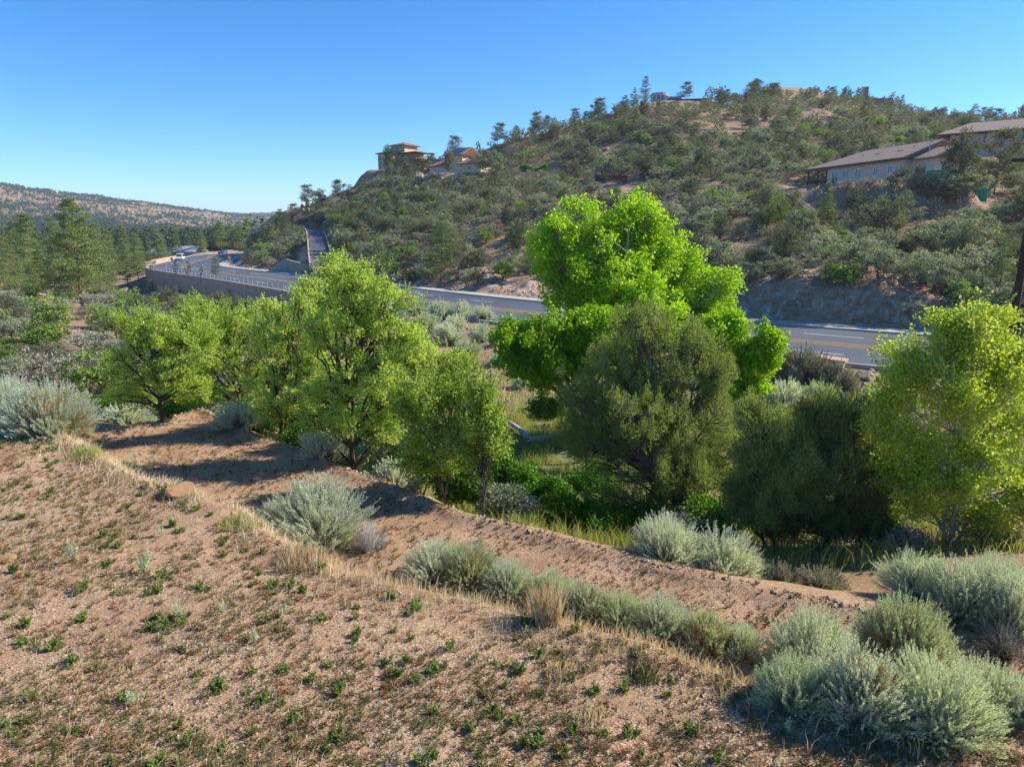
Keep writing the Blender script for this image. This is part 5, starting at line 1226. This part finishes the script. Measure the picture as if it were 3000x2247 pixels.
# ------------------------------------------------------------------ buildings
M['stucco_pink'] = plain('pink_stucco', (.66,.47,.40), .9, .06, 1.5, .2, 12)
M['stucco_cream'] = plain('cream_stucco', (.62,.49,.34), .9, .06, 1, .2, 12)
M['stucco_tan'] = plain('tan_stucco', (.60,.45,.31), .9, .06, 1, .2, 12)
M['stucco_orange'] = plain('orange_stucco', (.52,.31,.19), .9, .06, 1, .2, 12)
M['stucco_grey'] = plain('grey_stucco', (.33,.33,.38), .9, .06, 1, .2, 12)
M['shingle'] = plain('brown_shingle', (.33,.23,.17), .9, .18, 6, .5, 14)
M['tile'] = plain('red_brown_tile', (.26,.145,.105), .85, .2, 5, .6, 10)
M['darkwood'] = plain('dark_brown_wood', (.085,.04,.035), .8, .2, 5)
M['fascia'] = plain('brown_fascia', (.13,.085,.07), .8, .1, 3)
M['dark'] = plain('dark_metal', (.03,.032,.04), .5, .1, 3)
M['pole'] = plain('dark_pole', (.045,.035,.03), .9, .2, 4, .4, 12)
M['tarp'] = plain('green_tarp', (.03,.30,.23), .7, .15, 1.5)
M['redpaint'] = plain('red_paint', (.6,.03,.02), .5, .1, 3)
M['orangepaint'] = plain('orange_sign_paint', (.85,.25,.02), .5, .05, 3)
M['carwhite'] = plain('white_car_paint', (.72,.72,.70), .3, .03, 2, 0, 20, .6)
M['carblue'] = plain('blue_car_paint', (.04,.10,.25), .3, .03, 2, 0, 20, .6)
M['rubber'] = plain('rubber', (.02,.02,.02), .9, .1, 4)
M['roofgrey'] = plain('pale_grey_roof', (.38,.38,.40), .8, .1, 2)
M['stone'] = plain('rough_stone_wall', (.20,.165,.15), .95, .3, 1.2, .8, 4)
M['solar'] = plain('solar_panel', (.02,.03,.075), .18, .1, 3, 0, 20, .6)
M['hedge'] = leaf_mat('hedge_leaf', [(.10,.22,.015),(.16,.32,.02),(.24,.42,.04)], .3)
def glass():
    m, t, out = nodes('window_glass'); b = N(t, 'ShaderNodeBsdfPrincipled'); b.inputs['Base Color'].default_value = (.06,.085,.12,1); b.inputs['Roughness'].default_value = .06; b.inputs['Specular IOR Level'].default_value = .9
    t.links.new(b.outputs[0], out.inputs[0]); return m
M['glass'] = glass()
class House:
    def __init__(s, name, origin, ang, label, cat='house'):
        s.o = empty(name, W(origin), ang); tag(s.o, label, cat)
    def wall(s, x0, x1, y0, y1, z0, z1, mat, name='wall', gable=None):
        mb = MB(); mb.box(x0, x1, y0, y1, z0, z1)
        if gable:                                  # gable prism on top, ridge along x or y
            ax, h = gable
            if ax == 'x': mb.add([(x0,y0,z1+.002),(x0,y1,z1+.002),(x0,(y0+y1)/2,z1+h),(x1,y0,z1+.002),(x1,y1,z1+.002),(x1,(y0+y1)/2,z1+h)], [(0,2,1),(3,4,5),(0,3,5,2),(1,2,5,4)])
            else: mb.add([(x0,y0,z1+.002),(x1,y0,z1+.002),((x0+x1)/2,y0,z1+h),(x0,y1,z1+.002),(x1,y1,z1+.002),((x0+x1)/2,y1,z1+h)], [(0,1,2),(3,5,4),(0,2,5,3),(1,4,5,2)])
        return mb.build(name, M[mat], s.o)
    def roof(s, x0, x1, y0, y1, z, h, mat, hl=0, hr=0, axis='x', t=.2, name='roof'):
        mb = MB(); ym = (y0+y1)/2
        lo = [(x0,y0,z),(x1,y0,z),(x1,y1,z),(x0,y1,z)]; rg_ = [(x0+hl,ym,z+h),(x1-hr,ym,z+h)]
        P0 = lo+rg_; P1 = [(a, b, c+t) for a, b, c in P0]
        if axis == 'y':
            # swap roles
            f = lambda p: (p[0], p[1], p[2])
            xm = (x0+x1)/2; rg_ = [(xm,y0+hl,z+h),(xm,y1-hr,z+h)]; lo = [(x0,y1,z),(x0,y0,z),(x1,y0,z),(x1,y1,z)]
            lo = [(x0,y0,z),(x0,y1,z),(x1,y1,z),(x1,y0,z)]; P0 = lo+rg_; P1 = [(a, b, c+t) for a, b, c in P0]
        v = P0+P1; F_ = [(0,1,5,4),(2,3,4,5),(3,0,4),(1,2,5)]
        fs = [tuple(i+6 for i in f) for f in F_]+[tuple(reversed(f)) for f in F_]+[(0,6,7,1),(1,7,8,2),(2,8,9,3),(3,9,6,0)]
        mb.add(v, fs); return mb.build(name, M[mat], s.o)
    def window(s, u0, u1, z0, z1, face, at_, frame='whitepaint', name='window'):
        """face 'y': plane y=at_ facing -y ; 'x': plane x=at_ facing +x"""
        fr = MB(); w_ = .09; d = .07
        def bx(mb, a0, a1, b0, b1, o0, o1):
            if face == 'y': mb.box(a0, a1, at_-o1, at_-o0, b0, b1)
            else: mb.box(at_+o0, at_+o1, a0, a1, b0, b1)
        bx(fr, u0, u1, z0, z0+w_, -.02, d); bx(fr, u0, u1, z1-w_, z1, -.02, d); bx(fr, u0, u0+w_, z0+w_, z1-w_, -.02, d); bx(fr, u1-w_, u1, z0+w_, z1-w_, -.02, d)
        um = (u0+u1)/2; bx(fr, um-.03, um+.03, z0+w_, z1-w_, -.02, d-.02)
        f = fr.build(name, M[frame], s.o); g_ = MB(); bx(g_, u0+w_, u1-w_, z0+w_, z1-w_, -.01, .02); g_.build('pane', M['glass'], f); return f
    def part(s, name, mat, mb): return mb.build(name, M[mat], s.o)
def along(A, B, px):
    """parameter (metres from A) where the sight line of a column crosses line AB on the map"""
    A = np.array(A[:2]); B = np.array(B[:2]); d = (B-A)/np.linalg.norm(B-A); best = min(np.linspace(-25, 60, 1701), key=lambda t: abs(proj(np.array([*(A+d*t), 5.0]))[0]-px)); return float(best)
# long pink house
A = P(1785,399,113); B = P(1947,395,97.5); A[2] = B[2] = 6.3; ang = math.atan2(B[1]-A[1], B[0]-A[0]); L = float(np.linalg.norm((B-A)[:2]))
h = House('ranch_house', A, ang, 'long pink single-storey house with brown shingle roof on the right slope')
px0 = along(A, B, 1740)
h.wall(0, L, 0, 11, -3, 2.65, 'stucco_pink'); h.wall(px0+.3, 0, .3, 7, -2.5, -.05, 'stucco_pink', 'porch_base')
h.roof(px0-.4, L+.6, -.75, 11.7, 2.62, 2.5, 'shingle', hl=7, hr=0)
h.wall(L, L+3.8, 1.4, 7.0, -3, 2.5, 'stucco_pink', gable=('x', 1.3)); h.roof(L+.7, L+4.5, .7, 7.7, 2.45, 1.5, 'shingle')
for a, b, z0, z1 in [(1793,1808,.15,2.15),(1817,1832,.85,2.15),(1844,1857,.75,2.1),(1882,1893,.75,2.1),(1913,1924,.75,2.1)]:
    h.window(along(A, B, a), along(A, B, b), z0, z1, 'y', -.01)
h.window(L+1.6, L+2.7, .9, 2.2, 'y', 1.39); h.window(2.3, 3.2, .9, 2.2, 'x', L+3.81); h.window(5.2, 6.0, .9, 2.2, 'x', L+3.81)
mb = MB(); mb.box(px0, -.05, -.1, .0, .85, .95).box(px0, -.05, -.1, 0, .1, .18)
k = px0
while k < -.1: mb.box(k, k+.06, -.09, -.01, .18, .85); k += .28
mb.box(px0, px0+.1, 0, 6, .85, .95); h.part('porch_railing', 'darkwood', mb)
for x in (px0+.1, px0/2, -.3): h.part('porch_post', 'darkwood', MB().box(x, x+.16, .0, .16, 0, 2.6))
h.part('door', 'darkwood', MB().box(-.06, 0, 1.2, 2.2, 0, 2.1)); h.part('foundation_band', 'concrete', MB().box(-.02, L-.02, -.06, -.012, -3, -.35))
for x, y in ((7, 3.0), (11.5, 3.0)): h.part('skylight', 'glass', MB().box(x, x+.9, y-.45, y+.45, 3.75, 4.22))
for x, y, hh in ((4.5, 2.4, 4.3), (13.5, 3.3, 4.65), (16.6, 3.0, 4.5), (15, 4.6, 5.2)): h.part('roof_vent', 'roofgrey', MB().box(x, x+.16, y, y+.16, 3.2, hh))
h.part('fascia', 'fascia', MB().box(px0-.45, L+.62, -.83, -.76, 2.56, 2.84))
# upper two-storey house
A = P(2048,332,163); B = P(2330,352,147); A[2] = B[2] = 14.6; ang = math.atan2(B[1]-A[1], B[0]-A[0]); L = float(np.linalg.norm((B-A)[:2]))
h = House('two_storey_house', A, ang, 'upper two-storey pinkish house with dark balconies at the right edge')
h.wall(0, L, 0, 11, -5, 5.3, 'stucco_pink'); h.roof(-2.4, L+1, -2.3, 11.8, 5.35, 2.7, 'shingle', hl=5, hr=0); h.part('fascia', 'fascia', MB().box(-2.4, L+1, -2.38, -2.31, 5.3, 5.56))
def bal(x0, x1):
    mb = MB(); mb.box(x0, x1, -2.0, -.02, 2.45, 2.65).box(x0, x1, -2.0, -1.92, 3.5, 3.62).box(x0, x1, -2.0, -1.92, 2.75, 2.83); k = x0
    while k < x1: mb.box(k, k+.07, -1.99, -1.93, 2.8, 3.5); k += .3
    for x in (x0, (x0+x1)/2, x1-.15): mb.box(x, x+.15, -2.01, -1.86, 2.65, 5.4)
    h.part('balcony', 'darkwood', mb)
e1 = along(A, B, 2112); bal(-1.8, e1); bal(along(A, B, 2170), along(A, B, 2210)); bal(along(A, B, 2225), along(A, B, 2290))
for a, b, z0, z1 in [(2056,2064,3.5,4.7),(2092,2101,3.2,4.8),(2104,2112,2.8,4.8),(2174,2200,2.8,4.7),(2098,2108,.4,1.9),(2150,2158,.6,1.7),(2202,2212,.4,2.0),(2235,2255,2.8,4.7)]:
    h.window(along(A, B, a), along(A, B, b), z0, z1, 'y', -.01)
for x, y in ((5, 2.4), (13, 2.6)): h.part('skylight', 'glass', MB().box(x, x+1, y, y+1, 6.6, 7.35))
# solar-roofed house on the ridge
q = pick(999, 374); Ys = 203
o_ = P(999, 376, Ys); TH = math.atan2(-.6, .8)
h = House('ridge_house', o_, TH, 'cream two-storey gabled house with solar panels on the ridge')
h.wall(-6.2, 0, 0, 7.4, -3, 5.2, 'stucco_cream', gable=('x', 1.9)); h.roof(-6.9, .7, -.9, 8.3, 5.0, 2.25, 'tile')
def slab_on_roof(x0, x1, t0, t1, y0, ym, z, hh, mat, name): # panel lying on the -y slope
    mb = MB(); f = lambda t: (y0+(ym-y0)*t, z+hh*t+.26); a, b = f(t0), f(t1)
    mb.add([(x0,a[0],a[1]),(x1,a[0],a[1]),(x1,b[0],b[1]),(x0,b[0],b[1]),(x0,a[0],a[1]+.06),(x1,a[0],a[1]+.06),(x1,b[0],b[1]+.06),(x0,b[0],b[1]+.06)], [(0,3,2,1),(4,5,6,7),(0,1,5,4),(1,2,6,5),(2,3,7,6),(3,0,4,7)]); h.part(name, mat, mb)
slab_on_roof(-5.6, -.6, .12, .9, -.9, 3.7, 5.0, 2.25, 'solar', 'solar_panel')
h.wall(.02, 7.5, -1.5, 5.0, -3, 2.3, 'stucco_cream'); h.roof(-.4, 8.1, -2.1, 5.6, 2.35, 1.5, 'tile', 0, 2.5); slab_on_roof(3.0, 6.2, .15, .8, -2.1, 1.75, 2.35, 1.5, 'solar', 'solar_panel')
h.wall(-13.5, -6.22, 1.0, 7, -3, 2.5, 'stucco_cream'); h.roof(-14.3, -6.3, .2, 7.8, 2.5, 1.6, 'tile', 2.0, 0)
h.window(-5.0, -3.6, 1.0, 2.3, 'y', -.01); h.window(-4.6, -2.6, 3.4, 4.5, 'y', -.01); h.window(3.2, 4.6, .6, 1.7, 'y', -1.51); h.window(-11.5, -9.3, .5, 1.9, 'y', .99); h.window(3.0, 4.2, 3.8, 4.6, 'x', .01, 'fascia')
# tower house
o_ = P(850, 368, 238); h = House('tower_house', o_, TH, 'tan stucco tower house with a hipped lookout at the left end of the ridge')
h.wall(-7.2, 0, 0, 7, -4, 5.4, 'stucco_tan'); h.roof(-7.8, .6, -.6, 7.6, 5.4, .8, 'tile', 3.5, 3.5, t=.3)
h.wall(-4.2, 2.2, 3.2, 9.2, 5.0, 7.9, 'stucco_tan'); h.roof(-5.1, 3.1, 2.3, 10.1, 7.9, 1.2, 'tile', 4.0, 4.0, t=.25)
h.wall(.02, 9, 1.5, 7.5, -4, 3.6, 'stucco_orange'); h.wall(2.3, 6.2, 3, 8, 3.6, 5.2, 'stucco_orange'); h.roof(1.6, 9.5, 1.2, 8.6, 5.2, .7, 'tile', 3, 3); h.roof(6.3, 12, .8, 8, 2.9, 1.0, 'tile', 1, 2.6)
h.window(-6.9, -6.0, .6, 4.6, 'y', -.01, 'fascia'); h.window(-4.4, -2.2, .5, 2.0, 'y', -.01, 'fascia'); h.window(-2.0, -1.0, 3.0, 4.8, 'y', -.01, 'fascia'); h.window(-3.8, -1.6, 6.1, 7.4, 'y', 3.19, 'fascia'); h.window(-1.2, 1.8, 6.1, 7.4, 'y', 3.19, 'fascia'); h.window(1.6, 2.6, 1.2, 2.8, 'y', 1.49, 'fascia'); h.window(2.6, 5.4, 2.0, 3.2, 'x', .01, 'fascia')
h.part('lower_band', 'stucco_tan', MB().box(-5.2, -2.4, -.25, -.02, 2.2, 2.6))
# blue-grey hilltop house
o_ = P(1425, 226, 264); h = House('modern_house', o_, R(-8), 'blue-grey flat-roofed house with a curved glass bay on the hilltop')
n_ = 12; ring = [(-.2+2.9*math.cos(a), 1.0+2.9*math.sin(a)) for a in np.linspace(math.pi, 2*math.pi, n_)]
h.part('glass_bay', 'glass', MB().prism(ring+[(2.7, 4), (-3.1, 4)], -2, 3.0)); h.part('bay_parapet', 'stucco_grey', MB().prism([(x*1.03, y*1.03-.06) for x, y in ring]+[(2.8, 4.2), (-3.2, 4.2)], 2.7, 3.7))
for k in range(0, n_, 2): h.part('mullion', 'whitepaint', MB().box(ring[k][0]-.07, ring[k][0]+.07, ring[k][1]-.1, ring[k][1]+.06, -1.5, 3.0))
h.wall(2.8, 7.8, 2.2, 8, -2, 2.9, 'stucco_grey'); h.wall(-3.0, 2.78, 4.3, 8, -2, 2.6, 'stucco_grey'); h.window(3.6, 6.8, 1.4, 2.4, 'y', 2.19, 'fascia')
h.part('deck_roof', 'dark', MB().box(2.9, 16.5, -2.5, 2.1, .75, 1.2)); 
for x in (3.2, 6.5, 9.8, 13.1, 16.2): h.part('deck_post', 'dark', MB().box(x, x+.22, -2.4, -2.2, -3, .75))
h.part('deck_back', 'glass', MB().box(7.9, 16.2, 2.2, 2.6, -2.5, .73))
# brown-roofed hilltop house
o_ = P(1655, 210, 273); h = House('hilltop_house', o_, R(5), 'low brown-roofed house among trees on the hilltop')
h.wall(.5, 19.5, 0, 9, -4, 2.0, 'stucco_pink'); h.roof(-1.2, 21, -1.4, 10, 2.0, 2.2, 'shingle', 6, 7); h.wall(2.5, 5.5, 2.5, 4.2, 3.0, 5.0, 'stone', 'chimney')
for x in (3, 8, 13): h.window(x, x+1.8, .5, 1.6, 'y', -.01)
# stone ruin and pillar on the skyline
o_ = P(1824, 220, 276); h = House('stone_ruin', o_, R(0), 'broken stone wall with a square chimney pillar on the skyline', 'ruin')
mb = MB(); x = 0
for wd, hh in ((2.2,2.0),(2.4,2.9),(2.0,3.6),(3.1,2.8),(2.6,2.4),(2.2,2.1),(2.0,1.2),(2.2,.9)): mb.box(x, x+wd-.01, 0, .9+.01*wd, -6, hh*.55); x += wd
h.part('wall', 'stone', mb); h.part('chimney', 'stone', MB().box(6.4, 7.9, -1.6, -.1, -6, 4.9)); h.part('outbuilding', 'stone', MB().box(13.6, 18.6, 1, 5, -6, 1.4))
# valley roofs at the left
for px, py, Y, wd, lab, rm in [(428,652,240,15,'pale-roofed bungalow among the valley pines','roofgrey'),(500,655,235,11,'small grey-roofed bungalow beside the far road','roofgrey'),(590,606,380,14,'red-brown roofed cottage beyond the far road bend','tile')]:
    pxD, pyD = px*.0, py
    X_d = (px-300)*.0
    dx, dy = {428: (320, 552), 500: (370, 552), 590: (436, 538)}[px]
    Yq = {428: 330, 500: 300, 590: 400}[px]; q = P(dx, dy, Yq); q[2] = gz(q[0], q[1])+.2; h = House('valley_house', q, R(-15), lab)
    hh = max(3.0, P(dx, dy-4, Yq)[2]-q[2]); h.wall(0, wd, 0, 8, -1, hh, 'stucco_grey'); h.roof(-.8, wd+.8, -.8, 8.8, hh, 2.2, rm, 0, 0); h.window(2, 3.6, 1, 2.2, 'y', -.01)
# concrete drain box, wing wall, fences
def corner_thing(px, py, name, label, cat):
    p = pick(px, py); o = empty(name, W(p), 0); tag(o, label, cat); return o, p
k0 = roadside(1793, HW+1.0); c = road[k0]+rn[k0]*(HW+1.0); tdir = (road[k0+1]-road[k0-1]); an = math.atan2(tdir[1], tdir[0])
o = empty('drain_box', W((c[0], c[1], rzv[k0]-.1)), an); tag(o, 'brown concrete drain inlet box with a sloping lid beside the road', 'drain box')
MB().box(-.75, .75, -.45, .45, -1.2, .45).build('box', M['tanwall'], o); mb = MB(); mb.add([(-.9,-.55,.46),(.95,-.55,.46),(.95,.55,.46),(-.9,.55,.46),(-.9,-.55,.56),(.95,-.55,.66),(.95,.55,.66),(-.9,.55,.56)], [(0,3,2,1),(4,5,6,7),(0,1,5,4),(1,2,6,5),(2,3,7,6),(3,0,4,7)]); mb.build('lid', M['tanwall'], o)
a_, b_ = roadside(692, -HW-3), roadside(606, -HW-3)
ks = np.arange(min(a_, b_)-1, max(a_, b_)+3); off = -(HW+3.0); wp = road[ks]+rn[ks]*off; prof = np.interp(np.linspace(0, 1, len(ks)), [0, .1, .7, 1], [.9, 1.3, 2.7, .2])
tag(ribbon_wall('wing_wall', wp, .4, rzv[ks]-1.5, rzv[ks]+prof, M['wall']), 'short brown concrete wing wall with a sloping top below the steep drive', 'wall')
fp = [(1531,572),(1620,577),(1715,586),(1790,598),(1858,612),(1915,626),(1968,642),(2040,660),(2120,680)]
kf = range(roadside(2160, -HW-11.5), roadside(1531, -HW-11.5)); kf = list(kf)[::-1] if len(kf) else []
fq = []
for k in kf:
    c = road[k]-rn[k]*(HW+11.5); fq.append(np.array([c[0], c[1], gz(c[0], c[1])]))
fo = fq[0]; fen = empty('chain_link_fence', W(fo)); tag(fen, 'thin chain-link fence along the top of the rock cut', 'fence'); f0 = Vector(W(fo)); top = []
fw_ = []
fw_ = fq[::1]
for q in fw_:
    p = Vector(W(q))-f0; MB().tube([p+Vector((0,0,-.2)), p+Vector((0,0,1.25))], .035, 6).build('post', M['steel'], fen); top.append(p)
mb = MB()
for a, b in zip(top[:-1], top[1:]): mb.bar(a+Vector((0,0,1.22)), b+Vector((0,0,1.22)), .04)
mb.build('top_rail', M['steel'], fen); mb = MB()
for a, b in zip(top[:-1], top[1:]):
    n_ = max(4, int((b-a).length/.3))
    for k in range(n_):
        p = a.lerp(b, k/n_); q = a.lerp(b, (k+4)/n_ if k+4 <= n_ else 1)
        mb.bar(p, q+Vector((0,0,1.2)), .008); mb.bar(p+Vector((0,0,1.2)), q, .008)
mb.build('wire_mesh', M['steel'], fen)
fp = [(1285,394),(1358,398)]; q0, q1 = pick(*fp[0]), pick(*fp[1]); wf = empty('wooden_fence', W(q0)); tag(wf, 'brown wooden fence below the pale terrace on the middle slope', 'fence'); n_ = 46
for half in range(2):
    mb = MB()
    for k in range(n_//2):
        t = (k+half*n_/2)/n_; x, y = q0[0]+(q1[0]-q0[0])*t, q0[1]+(q1[1]-q0[1])*t; z = gz(x, y)-q0[2]; mb.box(x-q0[0], x-q0[0]+.13, y-q0[1], y-q0[1]+.05, z-.3, z+1.5+.1*((k*7) % 3))
    mb.build('boards', M['darkwood'], wf)
q = pick(1330, 388); o = MB().prism([(-6,-1.5),(7,-2),(8,2),(-5,2.5)], -1.5, .12).build('terrace_slab', M['concrete']); o.location = W((q[0], q[1]+3, gz(q[0], q[1]+3))); tag(o, 'pale concrete slab behind the brown wooden fence', 'slab')
q = pick(1422, 388); o = empty('red_tank', W(q)); tag(o, 'small bright red tank right of the dark round juniper', 'tank'); MB().tube([(0,0,0),(0,0,1.25)], [.55,.55], 16).build('body', M['redpaint'], o); MB().tube([(0,0,1.251),(0,0,1.4)], [.5,.2], 16).build('cap', M['redpaint'], o)
for px, a, b, lab in ((2000, 1999, 2046, 'bright green tarp fence beside the pink house'), (2090, 2090, 2136, 'dark green tarp fence right of the pink house')):
    Yt = 93 if px == 2000 else 96; pA, pB = P(a, 392, Yt), P(b, 392, Yt-2); o = empty('tarp_fence', W((pA[0], pA[1], gz(pA[0], pA[1])))); tag(o, lab, 'fence'); d = pB-pA; Lf = math.hypot(d[0], d[1]); o.rotation_euler[2] = math.atan2(d[1], d[0])
    MB().box(0, Lf, -.02, .02, -.5, 1.5).build('tarp', M['tarp'], o)
    for k in range(4): MB().box(Lf*k/3-.04, Lf*k/3+.04, .025, .1, -.8, 1.6).build('post', M['steel'], o)
q0 = pick(1120, 372); q1 = pick(1182, 372); r_ = np.random.RandomState(3); c = np.stack([r_.rand(9000)*(q1[0]-q0[0]), (r_.rand(9000)-.5)*1.6, r_.rand(9000)**.7*1.5], 1); c[:, 1] += c[:, 0]/(q1[0]-q0[0])*(q1[1]-q0[1]); c[:, 2] *= .8+.35*np.sin(c[:, 0]*1.1); v, f = leaf_quads(c, .24, r_, .7)
o = new_obj('hedge', raw_mesh('hedge', v, f, [M['hedge']])); o.location = W(q0); tag(o, 'bright green clipped hedge right of the solar-roofed house', 'hedge')
p = P(2186, 712, 33); g_ = gz(p[0], p[1]); up_ = empty('utility_pole', W((p[0], p[1], g_))); tag(up_, 'dark wooden utility pole at the right edge behind the poplar', 'utility pole')
MB().tube([(0,0,-.3),(0,0,4),(0,0,8),(0,0,12)], [.19,.175,.16,.14], 14).build('pole', M['pole'], up_, smooth=True); MB().tube([(.26,-.1,0),(.26,-.1,4.4)], [.09,.09], 10).build('conduit', M['dark'], up_); MB().box(-1.2, 1.2, -.07, .07, 11.2, 11.35).build('crossarm', M['pole'], up_)
# object marker and warning sign
def sign(px, py, name, label, kind):
    k = roadside(px, -HW-2.6, 330 if kind == 'diamond' else 200); c = road[k]-rn[k]*(HW+2.6); o = empty(name, W((c[0], c[1], rzv[k]+.13)), math.atan2(-c[0], c[1])*1.0); tag(o, label, 'sign')
    MB().box(-.04, .04, .03, .09, 0, 2.3).build('post', M['steel'], o)
    if kind == 'marker':
        MB().box(-.3, .3, -.01, .02, 1.0, 2.2).build('panel', M['orangepaint'], o); mb = MB()
        for z in (.95, 1.35, 1.75): mb.add([(-.3,-.02,z),(.3,-.02,z+.25),(.3,-.02,z+.42),(-.3,-.02,z+.17),(-.3,-.013,z),(.3,-.013,z+.25),(.3,-.013,z+.42),(-.3,-.013,z+.17)], [(0,1,2,3),(4,7,6,5),(0,4,5,1),(2,6,7,3)])
        mb.build('stripe', M['rubber'], o)
    else:
        s = .45; mb = MB(); mb.add([(0,-.02,1.2),(s,-.02,1.2+s),(0,-.02,1.2+2*s),(-s,-.02,1.2+s),(0,.02,1.2),(s,.02,1.2+s),(0,.02,1.2+2*s),(-s,.02,1.2+s)], [(0,1,2,3),(4,7,6,5),(0,4,5,1),(1,5,6,2),(2,6,7,3),(3,7,4,0)]); mb.build('panel', M['orangepaint'], o)
sign(876, 640, 'object_marker', 'orange and black striped marker on the far kerb', 'marker'); sign(478, 551, 'warning_sign', 'orange diamond sign on the inside of the far road bend', 'diamond')
# vehicles
def car(px, py, name, label, paint, off=None, yaw=None, van=False, pos=None):
    if pos is None:
        k = roadside(px, off, 300); c = road[k]+rn[k]*off; t_ = road[k+1]-road[k-1]; z = rzv[k]+.012; yaw = math.atan2(t_[1], t_[0])+math.pi/2 if yaw is None else yaw
    else: c = pos[:2]; z = pos[2]
    o = empty(name, W((c[0], c[1], z)), yaw); tag(o, label, 'van' if van else 'car'); Wd = .95; H1 = 1.0; H2 = 2.0 if van else 1.45
    pr = [(-2.4,.35),(2.3,.35),(2.4,.8),(1.5 if not van else 2.0,H1+.05),(-2.3,H1+.05),(-2.45,.8)]        # side profile along y (front = -y)
    mb = MB(); vs = [(-Wd, y, z_) for y, z_ in pr]+[(Wd, y, z_) for y, z_ in pr]; n_ = len(pr); mb.add(vs, [tuple(range(n_)), tuple(range(n_, 2*n_))[::-1]]+[(i, i+n_, (i+1) % n_+n_, (i+1) % n_) for i in range(n_)])
    ft = [(-2.2 if van else -1.9, H1+.06, .92), (1.9 if van else .9, H1+.06, .92)]; rf = [(-1.9 if van else -1.2, H2, .78), (1.5 if van else .3, H2, .78)]
    q_ = [(s*ww, y, zz_) for (y, zz_, ww) in ft+rf[::-1] for s in (-1, 1)]
    # cabin
    V = [(-.92,ft[0][0],ft[0][1]),(.92,ft[0][0],ft[0][1]),(.92,ft[1][0],ft[1][1]),(-.92,ft[1][0],ft[1][1]),(-.78,rf[0][0],H2),(.78,rf[0][0],H2),(.78,rf[1][0],H2),(-.78,rf[1][0],H2)]
    mb.add(V, [(0,3,2,1),(4,5,6,7),(0,1,5,4),(1,2,6,5),(2,3,7,6),(3,0,4,7)]); mb.build('body', M[paint], o, bevel=.04)
    def lerp(a, b, t): return tuple(a[i]+(b[i]-a[i])*t for i in range(3))
    def glz(i, j, k2, l, nm):
        a, b, c2, d = V[i], V[j], V[k2], V[l]; m = MB(); C_ = [sum(p[q] for p in (a, b, c2, d))/4 for q in range(3)]; out = Vector(b)-Vector(a); nn = out.cross(Vector(d)-Vector(a)).normalized()*.03
        pts_ = [Vector(lerp(C_, p, .84))+nn for p in (a, b, c2, d)]; m.add([tuple(p) for p in pts_]+[tuple(p-nn*1.6) for p in pts_], [(0,1,2,3),(4,7,6,5),(0,4,5,1),(1,5,6,2),(2,6,7,3),(3,7,4,0)]); m.build(nm, M['glass'], o)
    glz(0,1,5,4,'windscreen'); glz(1,2,6,5,'side_window'); glz(2,3,7,6,'rear_window'); glz(3,0,4,7,'side_window')
    for s in (-1, 1):
        for y in (-1.45, 1.5):
            wv = MB().tube([(s*.72, y, .34), (s*.97, y, .34)], [.34, .34], 16).build('wheel', M['rubber'], o); MB().tube([(s*.9, y, .34), (s*.985, y, .34)], [.19, .19], 12).build('rim', M['steel'], wv)
        MB().box(s*.62-.18, s*.62+.18, -2.47, -2.38, .62, .8).build('headlight', M['whitepaint'], o)
car(391, 570, 'van', 'white van driving round the far road bend', 'carwhite', off=5.6, van=True)
car(484, 550, 'car', 'dark blue car just entering the far road bend', 'carblue', off=2.2)
q = pick(1560, 232)
if q is None: q = P(1560, 226, 262); q[2] = gz(q[0], q[1])
car(0, 0, 'parked_car', 'white car parked among the hilltop trees', 'carwhite', yaw=1.3, pos=q)
# haze over the whole place
mb = MB(); HZ = 130; mb.box(-5200, 6200, -60, 6100, -45, HZ+60)
hz, t, out = nodes('thin_haze'); pv = N(t, 'ShaderNodeVolumePrincipled'); pv.inputs['Color'].default_value = (.80,.88,1,1); pv.inputs['Density'].default_value = .00014; pv.inputs['Anisotropy'].default_value = .3; t.links.new(pv.outputs[0], out.inputs['Volume'])
o = mb.build('haze', hz); tag(o, kind='stuff')
